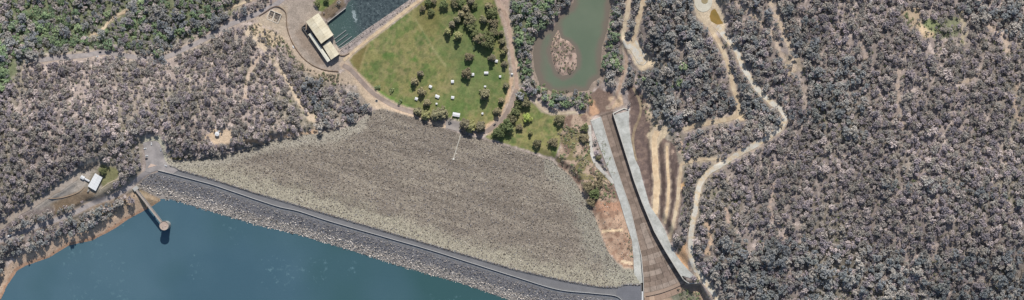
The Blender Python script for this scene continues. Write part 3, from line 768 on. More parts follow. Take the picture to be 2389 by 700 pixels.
# ------------------------------------------------------------------ roads and paved areas
RC = {'asph_pale': mat('old_asphalt', (172, 163, 158), var=.12, color2=(156, 148, 145)),
      'asph_warm': mat('dusty_asphalt', (164, 148, 136), var=.12, color2=(150, 134, 124)),
      'dirt_pink': mat('pink_dirt', (192, 166, 148), var=.16, color2=(172, 148, 130)),
      'sand': mat('sand', (214, 191, 158), var=.14, color2=(198, 172, 140)),
      'dirt_pale': mat('pale_dirt', (206, 190, 164), var=.14, color2=(188, 170, 146)),
      'dirt_tan': mat('tan_dirt', (206, 188, 160), var=.15, color2=(190, 168, 140)),
      'gravel_pale': mat('pale_gravel', (204, 199, 187), var=.14, color2=(206, 186, 156)),
      'gravel_white': mat('white_gravel', (196, 192, 184), var=.12, color2=(180, 174, 164)),
      'dirt_grey': mat('grey_dirt', (172, 160, 148), var=.15, color2=(158, 144, 130)),
      'bench_dull': mat('dull_dirt', (152, 136, 112), var=.18, color2=(136, 118, 98))}
def strip_mesh(name, pts, w, m, lift, wob=0.0, closed=False, seed=0):
    pl = densify(pts, 2.2, closed)
    tg = np.gradient(pl, axis=0); tg /= np.linalg.norm(tg, axis=1)[:, None] + 1e-9
    nr = np.stack([-tg[:, 1], tg[:, 0]], 1)
    U = np.linspace(-.5, .5, 6)
    s = np.arange(len(pl))
    wl = w * (1 + wob * fbm(s * 2.2 + seed, s * 0 + 3.0, 12, 3)); wr = w * (1 + wob * fbm(s * 2.2 + seed, s * 0 + 53.0, 12, 3))
    rows = []
    for u in U:
        ww = np.where(u < 0, wl, wr)
        p = pl + nr * (u * ww)[:, None]
        rows.append(p)
    Rr = np.stack(rows, 1)
    zz = hz(Rr[..., 0], Rr[..., 1]) + lift
    V = to_world(Rr[..., 0], Rr[..., 1], zz)
    nA, nB = Rr.shape[:2]
    vid = np.arange(nA * nB).reshape(nA, nB)
    q = np.stack([vid[:-1, :-1], vid[:-1, 1:], vid[1:, 1:], vid[1:, :-1]], -1).reshape(-1, 4)
    # turn up-side up
    v = V.reshape(-1, 3)
    nn = np.cross(v[q[0, 1]] - v[q[0, 0]], v[q[0, 2]] - v[q[0, 0]])
    if nn[2] < 0: q = q[:, ::-1]
    return new_mesh(name, v, q, m, smooth=True)
for k, (nm, lb, pts, w, ck) in enumerate(ROADS):
    o = obj(nm, strip_mesh(nm, pts, w, RC[ck], .16 + .02 * k, 0.0 if 'asph' in ck else .36, seed=k * 31))
    tag(o, lb, kind='structure')

def area_mesh(name, poly, m, lift, step=2.5):
    poly = [tuple(p) for p in poly]
    xs = [p[0] for p in poly]; ys = [p[1] for p in poly]
    bm = bmesh.new()
    f = bm.faces.new([bm.verts.new((p[0], p[1], 0)) for p in poly])
    for ax, lo, hi in ((0, min(xs), max(xs)), (1, min(ys), max(ys))):
        c = lo + step
        while c < hi:
            co = [0, 0, 0]; no = [0, 0, 0]; co[ax] = c; no[ax] = 1
            bmesh.ops.bisect_plane(bm, geom=bm.verts[:] + bm.edges[:] + bm.faces[:], plane_co=co, plane_no=no)
            c += step
    bmesh.ops.triangulate(bm, faces=bm.faces[:])
    px = np.array([v.co.x for v in bm.verts]); py = np.array([v.co.y for v in bm.verts])
    wv = to_world(px, py, hz(px, py) + lift)
    for v, c in zip(bm.verts, wv): v.co = c
    bmesh.ops.recalc_face_normals(bm, faces=bm.faces[:])
    if sum(f.normal.z for f in bm.faces) < 0: bmesh.ops.reverse_faces(bm, faces=bm.faces[:])
    me = bpy.data.meshes.new(name); bm.to_mesh(me); bm.free(); me.materials.append(m)
    return me
tag(obj('car_park', area_mesh('car_park', CARPARK, mat('car_park_asphalt', (162, 155, 151), var=.14, color2=(148, 142, 139)), .6)), 'grey asphalt car park at the left end of the dam', kind='structure')
tag(obj('pavement', area_mesh('pavement', [(1041, 279), (1078, 285), (1075, 308), (1040, 299)], mat('pad_concrete', (150, 142, 136), var=.1), .6)), 'grey paved pad beside the big picnic shelter', kind='structure')
tag(obj('turning_circle', area_mesh('turning_circle', [(1641 + 21 * math.cos(a * .2618), 3 + 25 * math.sin(a * .2618)) for a in range(24)], mat('ring_gravel', (204, 198, 180), var=.12), .6)), 'pale gravel turning circle at top right of the pond', kind='structure')
tag(obj('turning_circle_centre', area_mesh('turning_circle_centre', [(1644 + 8 * math.cos(a * .2618), 1 + 8 * math.sin(a * .2618)) for a in range(24)], mat('ring_soil', (160, 146, 112), var=.2), .8)), 'round brown earth middle of the turning circle', kind='structure')
tag(obj('loop_clearing', area_mesh('loop_clearing', [(1456, 90), (1463, 104), (1478, 100), (1484, 94), (1494, 112), (1506, 128), (1512, 142), (1502, 152), (1490, 150), (1480, 132), (1470, 116), (1458, 112), (1453, 98)], RC['gravel_pale'], .5)), 'pale gravel clearing at the foot of the dirt loop', kind='structure')
tag(obj('dam_end_apron', area_mesh('dam_end_apron', [(1440, 674), (1462, 668), (1500, 667), (1500, 735), (1470, 715), (1452, 699), (1437, 688)], mat('apron_asphalt', (118, 118, 122), var=.12), .25)), 'grey asphalt turning area where dam meets spillway', kind='structure')
# painted traffic island in the car park entrance
ti = [(344, 392), (352, 382), (366, 386)]
mb = MB(); c = [W(x, y) for x, y in ti]; zb = max(p.z for p in c)
mb.prism([(p.x, p.y) for p in (c if (c[1]-c[0]).cross(c[2]-c[0]).z > 0 else c[::-1])], zb - .3, zb + .85)
o = mb.build('traffic_island', mat('island_paving', (206, 182, 164), var=.1)); tag(o, 'pale pink triangular traffic island in the car park mouth', kind='structure')
# ------------------------------------------------------------------ building kit
M_conc = mat('concrete', (176, 174, 168), var=.14, color2=(160, 156, 148), rough=.9)
M_concd = mat('dark_concrete', (132, 126, 118), var=.16, rough=.9)
M_white = mat('white_paint', (226, 226, 224), var=.05, rough=.6)
M_cream = mat('cream_steel', (230, 219, 191), var=.07, color2=(218, 205, 175), rough=.55, scales=(.3, .05))
M_wallc = mat('pale_wall', (188, 180, 164), var=.08)
M_glass = mat('dark_glass', (28, 34, 40), var=.05, rough=.15, spec=.5)
M_steel = mat('grey_steel', (128, 130, 132), var=.1, rough=.5, metallic=.4)
M_wood = mat('timber', (128, 102, 78), var=.15)
M_dark = mat('dark_metal', (52, 54, 58), var=.1, rough=.6)
M_rust = mat('brown_metal', (112, 92, 76), var=.15, rough=.8)

def lerp2(a, b, t): return (a[0] + (b[0] - a[0]) * t, a[1] + (b[1] - a[1]) * t)
def gable(name, th, quad, z_base, z_eave, rise, sheets, mroof, mwall, inset=.03, windows=0, door=True, ridge_at=.5, gap=.06):
    """quad: eave corners in world xy, long side quad[0]-quad[1]; rises to a ridge along it"""
    q = [Vector((p[0], p[1])) for p in quad]
    c = sum(q, Vector((0, 0))) / 4
    w = [c + (p - c) * (1 - inset) for p in q]
    if (w[1] - w[0]).cross(w[3] - w[0]) < 0: order = [0, 3, 2, 1]
    else: order = [0, 1, 2, 3]
    wl = MB(); ww = [w[i] for i in order]
    wl.prism([(p.x, p.y) for p in ww], z_base, z_eave - .05)
    r0 = w[0].lerp(w[3], ridge_at); r1 = w[1].lerp(w[2], ridge_at)
    for a, b, r in ((w[0], w[3], r0), (w[1], w[2], r1)):
        d = (w[1] - w[0]).normalized() * .15 * (1 if r is r0 else -1)
        wl.add([(a.x + d.x, a.y + d.y, z_eave - .3), (b.x + d.x, b.y + d.y, z_eave - .3), (r.x + d.x, r.y + d.y, z_eave + rise - .15)], [(0, 1, 2), (2, 1, 0)])
    wo = wl.build('wall', mwall, th, world=True)
    if windows:
        for a, b in ((w[0], w[1]), (w[3], w[2])):
            out = (a - c) ; dirn = (b - a).normalized(); nrm = Vector((dirn.y, -dirn.x))
            if nrm.dot(a - c) < 0: nrm = -nrm
            L = (b - a).length; hh = z_eave - z_base
            for k in range(windows):
                p = a + dirn * L * (k + .5) / windows
                ww2 = L / windows * .3
                wm = MB(); z0 = z_base + hh * .45; z1 = z_base + hh * .8
                pts = [p - dirn * ww2 - nrm * .05, p + dirn * ww2 - nrm * .05, p + dirn * ww2 + nrm * .06, p - dirn * ww2 + nrm * .06]
                if (pts[1] - pts[0]).cross(pts[3] - pts[0]) < 0: pts = pts[::-1]
                wm.prism([(t.x, t.y) for t in pts], z0, z1)
                wm.build('window', M_glass, th, world=True)
    if door:
        a, b = w[0], w[3]; m_ = a.lerp(b, .5); dirn = (b - a).normalized(); nrm = Vector((dirn.y, -dirn.x))
        if nrm.dot(m_ - c) < 0: nrm = -nrm
        dm = MB(); hw = min(1.6, (b - a).length * .25)
        pts = [m_ - dirn * hw - nrm * .05, m_ + dirn * hw - nrm * .05, m_ + dirn * hw + nrm * .07, m_ - dirn * hw + nrm * .07]
        if (pts[1] - pts[0]).cross(pts[3] - pts[0]) < 0: pts = pts[::-1]
        dm.prism([(t.x, t.y) for t in pts], z_base, z_base + min(3.2, (z_eave - z_base) * .7))
        do = dm.build('door', M_steel, th, world=True)
        hm = MB(); hp = m_ + dirn * hw * .7 + nrm * .1; hm.box(hp.x - .08, hp.x + .08, hp.y - .08, hp.y + .08, z_base + 1.5, z_base + 1.7); hm.build('handle', M_dark, do)
    # roof sheets, each a part; a seam rib on every joint
    R0 = q[0].lerp(q[3], ridge_at); R1 = q[1].lerp(q[2], ridge_at)
    for (e0, e1) in ((q[0], q[1]), (q[3], q[2])):
        for k in range(sheets):
            t0, t1 = k / sheets, (k + 1) / sheets
            L = (e1 - e0).length; g = gap / L
            a0, a1 = e0.lerp(e1, t0 + g), e0.lerp(e1, t1 - g); b0, b1 = R0.lerp(R1, t0 + g), R0.lerp(R1, t1 - g)
            m_ = MB()
            top = [(a0.x, a0.y, z_eave), (a1.x, a1.y, z_eave), (b1.x, b1.y, z_eave + rise), (b0.x, b0.y, z_eave + rise)]
            bot = [(p[0], p[1], p[2] - .18) for p in top]
            fs = [(0, 1, 2, 3), (7, 6, 5, 4), (0, 4, 5, 1), (1, 5, 6, 2), (2, 6, 7, 3), (3, 7, 4, 0)]
            if (a1 - a0).cross(b0 - a0) < 0: fs = [f[::-1] for f in fs]
            m_.add(top + bot, fs)
            m_.build('roof_sheet', mroof, th, world=True)
    rm = MB()
    d = (R1 - R0).normalized(); nn = Vector((-d.y, d.x)) * .35
    pts = [R0 - nn, R1 - nn, R1 + nn, R0 + nn]
    rm.prism([(p.x, p.y) for p in pts], z_eave + rise - .1, z_eave + rise + .1)
    rm.build('ridge_cap', mroof, th, world=True)
    return wo

def wall_along(mb, pts, thick_px, zlow, zhigh, smooth=True, step=4.0):
    """upright wall following a px polyline; zlow/zhigh functions of (px,py)"""
    pl = densify(pts, step, smooth=smooth)
    tg = np.gradient(pl, axis=0); tg /= np.linalg.norm(tg, axis=1)[:, None] + 1e-9
    nr = np.stack([-tg[:, 1], tg[:, 0]], 1) * thick_px / 2
    vs = []; fs = []
    for p, nv in zip(pl, nr):
        a, b = p - nv, p + nv
        zl, zh = zlow(*p), zhigh(*p)
        for q, z in ((a, zl), (b, zl), (b, zh), (a, zh)):
            vs.append(tuple(W(q[0], q[1], z=z)))
    n = len(pl)
    for i in range(n - 1):
        o = i * 4
        for k in range(4):
            fs.append((o + k, o + 4 + k, o + 4 + (k + 1) % 4, o + (k + 1) % 4))
    fs.append((0, 1, 2, 3)); e = (n - 1) * 4; fs.append((e + 3, e + 2, e + 1, e))
    mb.add(vs, fs)

# ------------------------------------------------------------------ dam crest furniture
pw = MB()
wall_along(pw, [(x, float(Py(x))) for x in (368, 385, 400, 430, 460, 500, 550, 600, 650, 695, 750, 800, 900, 1000, 1100, 1200, 1300, 1380, 1434)] + [(1452, 701), (1478, 724)], 0.9, lambda x, y: 83.5, lambda x, y: 87.5)
pw.build('parapet_wall', mat('pale_concrete', (206, 204, 198), var=.08), dam, world=True)
pk = MB()
wall_along(pk, [(x, float(Py(x)) + 7.5) for x in (372, 400, 430, 460, 500, 550, 600, 650, 695, 750, 800, 900, 1000, 1100, 1200, 1300, 1380, 1430)], 0.9, lambda x, y: 83.0, lambda x, y: 85.25)
pk.build('kerb', M_concd, dam, world=True)
gr = MB()
for x in range(420, 1440, 8):
    p = W(x, float(Uy(x)) + 2.2, z=84.5); gr.box(p.x - .12, p.x + .12, p.y - .12, p.y + .12, 84.5, 85.8)
gr.build('guard_post', M_steel, dam, world=True)['kind'] = 'stuff'
gr = MB()
wall_along(gr, [(x, float(Uy(x)) + 2.2) for x in range(418, 1440, 30)], .35, lambda x, y: 85.45, lambda x, y: 85.85)
gr.build('guard_rail', M_steel, dam, world=True)
# stair up the rock face, with a small landing
stair = empty('stair', W(1075, 312), 0, 'pale concrete stair line climbing the rockfill above the paved pad', 'stair')
N_ST = 46
tm = MB(); a = np.array((1075, 313.)); b = np.array((1058.5, 369.))
for k in range(N_ST):
    p0 = a + (b - a) * k / N_ST; p1 = a + (b - a) * (k + .8) / N_ST
    d = (b - a) / np.linalg.norm(b - a); nv = np.array((-d[1], d[0])) * 1.0
    z = float(hz(*((p0 + p1) / 2))) + .9
    q = [W(*(p0 - nv), z=z), W(*(p1 - nv), z=z), W(*(p1 + nv), z=z), W(*(p0 + nv), z=z)]
    pts = [(v.x, v.y) for v in q]
    if (q[1] - q[0]).cross(q[3] - q[0]).z < 0: pts = pts[::-1]
    tm.prism(pts, z - 2.0, z)
tm.build('tread', mat('stair_concrete', (204, 198, 184), var=.08), stair, world=True)['kind'] = 'stuff'
lm = MB(); p = W(1058, 371); lm.box(p.x - 1.6, p.x + 1.6, p.y - 1.6, p.y + 1.6, p.z - 1.5, p.z + 1.6)
lm.build('landing', mat('landing_concrete', (216, 212, 200), var=.06), stair, world=True)

# ------------------------------------------------------------------ intake tower and its bridge
ZT = 95.0
TC = W(382.8, 526.4, z=ZT)
tower = empty('intake_tower', (TC.x, TC.y, 40), 0, 'round concrete intake tower standing in the lake at the bridge end', 'tower')
m = MB(); m.cyl(TC.x, TC.y, 36, ZT - 1.3, 7.3, 7.3, 40); m.build('shaft', M_conc, tower, world=True)
m = MB(); m.cyl(TC.x, TC.y, ZT - 1.3, ZT, 7.9, 7.9, 40); m.build('deck', mat('deck_concrete', (196, 178, 164), var=.1, color2=(184, 164, 150)), tower, world=True)
m = MB()
for i in range(40):
    a0, a1 = 2 * math.pi * i / 40, 2 * math.pi * (i + 1) / 40
    pts = [(TC.x + r * math.cos(a), TC.y + r * math.sin(a)) for r, a in ((7.5, a0), (7.85, a0), (7.85, a1), (7.5, a1))]
    m.prism(pts, ZT, ZT + 1.0)
m.build('parapet', M_conc, tower, world=True)
m = MB(); m.box(TC.x + 1.0, TC.x + 3.6, TC.y - 1.5, TC.y + .8, ZT, ZT + .8); m.build('hatch', mat('hatch_pink', (208, 184, 168), var=.05), tower, world=True)
m = MB(); m.cyl(TC.x - 2, TC.y - 3, ZT, ZT + 1.2, .5, .5, 10); m.build('winch', M_steel, tower, world=True)
B0, B1 = np.array((318.5, 443.5)), np.array((377.0, 518.5))
bridge = empty('access_bridge', W(330, 458), 0, 'narrow concrete footbridge from the shore road to the intake tower', 'bridge')
d = (B1 - B0) / np.linalg.norm(B1 - B0); nv = np.array((-d[1], d[0]))
def bar(mb, a, b, off, wpx, z0, z1):
    q = [W(*(a + nv * (off - wpx / 2)), z=z1), W(*(b + nv * (off - wpx / 2)), z=z1), W(*(b + nv * (off + wpx / 2)), z=z1), W(*(a + nv * (off + wpx / 2)), z=z1)]
    pts = [(v.x, v.y) for v in q]
    if (q[1] - q[0]).cross(q[3] - q[0]).z < 0: pts = pts[::-1]
    mb.prism(pts, z0, z1)
NSP = 6
for k in range(NSP):
    a = B0 + (B1 - B0) * (k / NSP + .0015); b = B0 + (B1 - B0) * ((k + 1) / NSP - .0015)
    m = MB(); bar(m, a, b, 0, 6.2, 84.9, 86.0); m.build('deck_span', mat('bridge_deck', (172, 160, 150), var=.1), bridge, world=True)
for off in (-2.9, 2.9):
    m = MB(); bar(m, B0, B1, off, .6, 86.0, 87.1); m.build('parapet', M_conc, bridge, world=True)
for off in (-1.7, 1.7):
    m = MB(); bar(m, B0, B1, off, .8, 83.2, 84.9); m.build('girder', M_concd, bridge, world=True)
for t in (.2, .42, .7):
    p = B0 + (B1 - B0) * t; c = W(*p, z=83.2); g = min(float(hz(*p)), 80) - 2
    m = MB(); m.box(c.x - 1.1, c.x + 1.1, c.y - 1.1, c.y + 1.1, g, 83.2); m.build('pier', M_conc, bridge, world=True)
    m = MB(); bar(m, p - d * 1.2, p + d * 1.2, 0, 6.0, 82.3, 83.2); m.build('pier_cap', M_conc, bridge, world=True)
m = MB(); bar(m, B0 - d * 9, B0 - d * .05, 0, 11, 78, 86.0); m.build('abutment', mat('abutment_concrete', (186, 184, 178), var=.1), bridge, world=True)

# ------------------------------------------------------------------ spillway
spill = empty('spillway', W(1420, 300, z=0.0), 0, 'long brown concrete spillway chute fanning out from the dam crest', 'spillway')
CHM = []
for k, c in enumerate([(140, 124, 112), (124, 109, 98), (154, 139, 127), (133, 117, 106)]):
    CHM.append(mat('chute_concrete_%d' % k, c, var=.16, scales=(.5, .09), color2=tuple(int(v * .9) for v in c), rough=.85))
rows = [272 + 12.1 * i for i in range(35)]
rng = random.Random(4)
def rowpt(s, u):
    xr, yr = row_right(s); xl = float(Lx(s))
    # bow the rows near the fan end so that the crest reads as an arc
    bow = 5.0 * ssm((s - 560) / 110.0) * 4 * u * (1 - u)
    return (xl + (xr - xl) * u, s + (yr - s) * u + float(bow))
for i in range(len(rows) - 1):
    s0, s1 = rows[i], rows[i + 1]
    wd = row_right((s0 + s1) / 2)[0] - Lx((s0 + s1) / 2)
    nl = max(2, int(round(wd / 14)))
    for j in range(nl):
        g = .018 / nl
        pts = []
        for (s, u) in ((s0 + .1, j / nl + g), (s1 - .1, j / nl + g), (s1 - .1, (j + 1) / nl - g), (s0 + .1, (j + 1) / nl - g)):
            x, y = rowpt(s, u); pts.append((x, y, float(zfl(s))))
        dz = rng.uniform(-.03, .03)
        top = [W(x, y, z=z + dz) for x, y, z in pts]; bot = [W(x, y, z=z - .9) for x, y, z in pts]
        m = MB(); fs = [(0, 1, 2, 3), (7, 6, 5, 4), (0, 4, 5, 1), (1, 5, 6, 2), (2, 6, 7, 3), (3, 7, 4, 0)]
        m.add(top + bot, fs)
        lane = 2 if (0.3 < (j + .5) / nl < .55 and rng.random() < .7) else rng.choice([0, 0, 1, 3] if i < 30 else [0, 1, 2, 3])
        if i >= 26: lane = [1, 2, 0, 1, 2, 1, 0, 2][i - 26] if rng.random() < .75 else lane
        m.build('slab', CHM[lane], spill, world=True)
# crest sill: pale curved lip with a step down on the lake side
sill = MB(); prev = None
NU = 16
for k in range(NU):
    u0, u1 = k / NU, (k + 1) / NU
    P = [rowpt(683.6, u0), rowpt(683.6, u1), rowpt(692, u1), rowpt(692, u0)]
    zt = [75.2, 75.2, 74.9, 74.9]
    top = [W(*p, z=z) for p, z in zip(P, zt)]; bot = [W(*p, z=70) for p in P]
    sill.add(top + bot, [(3, 2, 1, 0), (4, 5, 6, 7), (1, 5, 4, 0), (2, 6, 5, 1), (3, 7, 6, 2), (0, 4, 7, 3)])
    m = MB(); P = [rowpt(692.5, u0 + .003), rowpt(692.5, u1 - .003), rowpt(707 + rng.uniform(-2, 3), u1 - .003), rowpt(707 + rng.uniform(-2, 3), u0 + .003)]
    if k % 2 == 0:
        u1b = (k + 2) / NU
        P = [rowpt(692.5, u0 + .004), rowpt(692.5, u1b - .004), rowpt(708, u1b - .004), rowpt(708, u0 + .004)]
        zt = 73.3 + rng.uniform(-.1, .1)
        top = [W(*p, z=zt) for p in P]; bot = [W(*p, z=70) for p in P]
        m.add(top + bot, [(3, 2, 1, 0), (4, 5, 6, 7), (1, 5, 4, 0), (2, 6, 5, 1), (3, 7, 6, 2), (0, 4, 7, 3)])
        m.build('sill_block', mat('sill_%d' % rng.choice([0, 1, 2]), rng.choice([(190, 164, 142), (164, 140, 122), (204, 182, 160)]), var=.12), spill, world=True)
sill.build('crest_sill', mat('sill_lip', (170, 148, 130), var=.12), spill, world=True)
# side walls
LW = [(float(Lx(s)) - .8, s) for s in np.arange(272, 740, 12)]
def zL(x, y): return float(zfl(y)) + (LWALL if y < 560 else LWALL + ssm((y - 560) / 90) * (85.6 - 70 - LWALL - 0.0))
m = MB(); wall_along(m, LW, 1.6, lambda x, y: float(zfl(y)) - 2, lambda x, y: min(zL(x, y), 86.3) + .5, smooth=False)
m.build('left_wall', mat('wall_concrete', (182, 178, 170), var=.1), spill, world=True)
RW = [row_right(s) for s in np.arange(272, 692, 10)]
RW = [(x + 1.0, y) for x, y in RW]
def srow1(x, y): return y + TILT * (x - float(Lx(y)))
def zR(x, y):
    s = min(srow1(x, y), 690); return float(zfl(s) + wallh(s))
END = [(1597, 654), (1604, 659), (1614, 661), (1634, 659)]
m = MB(); wall_along(m, RW + END[:0], 2.0, lambda x, y: zR(x, y) - 13, lambda x, y: zR(x, y) + .5, smooth=False)
m.build('right_wall', MATS['wall_concrete'], spill, world=True)
m = MB(); wall_along(m, [RW[-1]] + END, 2.2, lambda x, y: 68, lambda x, y: 86.6)
m.build('wing_wall', MATS['wall_concrete'], spill, world=True)
# aprons of shotcrete beside the chute
def apron(name, inner, outer, dz, label):
    n = len(inner); K = 7; vs = []; fs = []
    for i in range(n):
        for k in range(K):
            t = k / (K - 1); p = lerp2(inner[i], outer[i], t)
            z = dz(*p)
            vs.append(tuple(W(p[0], p[1], z=z + .35 * float(fbm(np.array(p[0]), np.array(p[1]), 12, 2)) * (0 < k))))
        p = outer[i]; vs.append(tuple(W(p[0], p[1], z=dz(*p) - 5)))
    K1 = K + 1
    for i in range(n - 1):
        for k in range(K1 - 1):
            fs.append((i * K1 + k, i * K1 + k + 1, (i + 1) * K1 + k + 1, (i + 1) * K1 + k))
    me = new_mesh(name, vs, fs, mat('shotcrete', (181, 181, 175), var=.16, scales=(.35, .06), color2=(164, 164, 157)))
    bm = bmesh.new(); bm.from_mesh(me); bmesh.ops.recalc_face_normals(bm, faces=bm.faces[:])
    if sum(f.normal.z * f.calc_area() for f in bm.faces) < 0: bmesh.ops.reverse_faces(bm, faces=bm.faces[:])
    bm.to_mesh(me); bm.free()
    return tag(obj(name, me, spill, world=True), label)
ys = np.arange(274, 664, 5.0)
apron('apron', [(float(Lx(y)) - 1.7, y) for y in ys], [(float(np.interp(y + 6, [p[0] for p in BLO], [p[1] for p in BLO])), y + 6) for y in ys],
      lambda x, y: float(zfl(srow1(x, y))) + LWALL + (float(ssm((y - 600) / 60)) * 6 if y > 600 else 0), 'grey shotcrete strip along the left wall')
ys = np.arange(268, 646, 5.0)
apron('apron', [(float(Rx(y)) + 2.1, y) for y in ys], [(float(np.interp(y - 10 + 22 * max(0, (y - 268) / 380.0), [p[0] for p in BRO], [p[1] for p in BRO])), y - 10 + 22 * max(0, (y - 268) / 380.0)) for y in ys],
      lambda x, y: zR(x, min(y, 650)) , 'grey shotcrete strip along the right wall')
for q, nm in (([(1378, 282.5), (1390, 277.5), (1401, 273)], 'end_wall'), ([(1431, 264.5), (1445, 257.5), (1456, 252.5), (1469, 257)], 'end_wall')):
    m = MB(); wall_along(m, q, 2.4, lambda x, y: 0.5, lambda x, y: (5 + LWALL + .6) if x < 1410 else 16.0, smooth=False)
    m.build(nm, mat('end_wall_concrete', (214, 208, 196), var=.08), spill, world=True)
m = MB()
wall_along(m, [(1402, 270.5), (1416, 265), (1430, 260)], 4, lambda x, y: 0, lambda x, y: 5.3, smooth=False)
m.build('flip_lip', CHM[1], spill, world=True)
# white gate-post block where crest road meets the chute wall
m = MB(); wall_along(m, [(1498.5, 680), (1498.5, 716)], 2.6, lambda x, y: 84, lambda x, y: 87.2, smooth=False)
o = m.build('barrier_wall', M_white); tag(o, 'short white barrier wall between the dam end and the spillway', 'wall')

# ------------------------------------------------------------------ power station
def wq(quad, z): return [tuple(W(x, y, z=z).xy) for x, y in quad]
ZP = 4.0
ps = empty('power_station', W(745, 80, z=ZP), 0, 'cream metal roofed power station hall with lower annexes at the tailrace', 'building')
gable('hall', ps, wq([(713.5, 50.5), (749.2, 102), (777.9, 81.4), (742.7, 30.4)], ZP + 18), ZP - .5, ZP + 17.2, 1.6, 9, M_cream, M_wallc, windows=6)
gable('annex', ps, wq([(752.6, 107), (772.2, 139.4), (791.2, 126.3), (768.2, 93.2)], ZP + 12), ZP - .5, ZP + 11.2, .9, 5, M_cream, M_wallc, windows=4, door=True)
gable('gallery', ps, wq([(718.9, 80.2), (763.9, 145.2), (770.8, 140.4), (725, 75.8)], ZP + 9), ZP - .5, ZP + 8.4, .35, 7, mat('pale_steel', (226, 222, 204), var=.06, rough=.5), M_wallc, windows=8, door=False)
m = MB()
for a, b in (((704, 63), (713, 56)), ((704, 63), (719, 84))):
    wall_along(m, [a, b], 1.0, lambda x, y: ZP - .5, lambda x, y: ZP + 5, smooth=False)
m.build('yard_wall', M_concd, ps, world=True)
tr_ = []
for k, (x, y) in enumerate([(710, 65), (714, 71), (718.5, 76)]):
    t = empty('transformer', W(x, y, z=ZP), math.radians(-33), ['grey transformer at the top of the walled bay beside the hall', 'grey transformer in the middle of the walled bay beside the hall', 'grey transformer at the foot of the walled bay beside the hall'][k], 'transformer', 'transformers beside the power station')
    m = MB(); m.box(-1.4, 1.4, -1.2, 1.2, -.1, 3.0); m.build('tank', M_steel, t)
    for sx in (-1, 1):
        m = MB()
        for q in range(5): m.box(sx * 1.9 - .45, sx * 1.9 + .45, -1.0 + q * .45, -.85 + q * .45, .3, 2.7)
        m.build('radiator', M_steel, t)
    for q in range(3):
        m = MB(); m.cyl(-.8 + q * .8, 0, 3.0, 4.1, .16, .1, 8); m.build('bushing', M_rust, t)
# draft tube piers in the tailrace
pm = mat('pier_concrete', (142, 146, 144), var=.12)
for k, (a, b) in enumerate((((779, 92), (807.5, 70.4)), ((783, 100.5), (812, 79)), ((788, 109.5), (821, 85)))):
    m = MB(); wall_along(m, [a, b], 1.8, lambda x, y: -5.5, lambda x, y: 1.4, smooth=False)
    o = m.build('channel_pier', pm); tag(o, ['concrete dividing pier in the tailrace nearest the far bank', 'middle concrete dividing pier in the tailrace', 'concrete dividing pier in the tailrace nearest the sandy track'][k], 'pier', 'dividing piers in the tailrace')
m = MB(); wall_along(m, [(764, 52), (785, 35.5), (806.5, 18.5)], 1.8, lambda x, y: -5, lambda x, y: 5.0, smooth=False)
tag(m.build('retaining_wall', M_conc), 'straight concrete training wall on upper side of the tailrace', 'wall')
m = MB(); wall_along(m, [(791, 113.5), (802, 108), (822, 94), (846, 76)], 1.2, lambda x, y: -5, lambda x, y: 2.2, smooth=False)
tag(m.build('retaining_wall', M_conc), 'low concrete edging wall on lower side of the tailrace', 'wall')
m = MB(); wall_along(m, [(604, 37), (620, 27), (632, 19), (645, 14.5), (657, 19.5), (666, 28.5), (668, 40), (669, 60), (673.5, 78), (684, 103), (704, 132), (720, 146), (735, 155), (760, 164), (790, 167)], 1.7, lambda x, y: float(hz(x, y)) - 1.5, lambda x, y: float(hz(x, y)) + 1.5)
tag(m.build('retaining_wall', M_rust), 'long curved brown retaining wall round the power station yard', 'wall')
m = MB(); wall_along(m, [(790, 128), (797, 130), (806, 129), (815, 124)], 1.6, lambda x, y: 2, lambda x, y: float(hz(x, y)) + 1.6)
tag(m.build('retaining_wall', M_rust), 'short curved brown wall at the corner below the annex', 'wall')
# switchyard
SY = [(630.8, 23.3), (656.7, 33.8), (648, 54.8), (622.2, 43.5)]
sy = empty('switchyard', W(640, 39), 0, 'small walled electrical switchyard in two bays beside the yard entrance', 'switchyard')
zs = float(hz(640, 39))
for i in range(4):
    m = MB(); wall_along(m, [lerp2(SY[i], SY[(i + 1) % 4], .0), lerp2(SY[i], SY[(i + 1) % 4], .96)], 1.6, lambda x, y: float(hz(x, y)) - 1, lambda x, y: zs + 2.0, smooth=False)
    m.build('wall', mat('yard_concrete', (212, 202, 186), var=.1), sy, world=True)
m = MB(); wall_along(m, [lerp2((641.5, 28), (635.5, 49), .06), lerp2((641.5, 28), (635.5, 49), .94)], 2.2, lambda x, y: zs - 1, lambda x, y: zs + 1.7, smooth=False)
m.build('wall', MATS['yard_concrete'], sy, world=True)
m = MB(); c4 = [W(*lerp2(p, (639.4, 39), .06), z=zs) for p in SY]
pts = [(v.x, v.y) for v in c4]
if (c4[1] - c4[0]).cross(c4[3] - c4[0]).z < 0: pts = pts[::-1]
m.prism(pts, zs - 1, zs + .25); m.build('floor', mat('yard_gravel', (124, 114, 104), var=.25), sy, world=True)
rg = random.Random(3)
for k, (x, y) in enumerate([(631, 31), (635, 34), (629, 37), (633, 40), (628, 42), (646, 35), (650, 40), (644, 42), (648, 47), (641, 48), (645, 50)]):
    p = W(x, y, z=zs); m = MB()
    m.box(p.x - .7, p.x + .7, p.y - .5, p.y + .5, zs + .2, zs + rg.uniform(1.5, 2.4)); m.cyl(p.x, p.y, zs + 1.4, zs + 3.2, .15, .1, 6)
    m.build('switch_unit', M_dark if k % 2 else M_steel, sy, world=True)

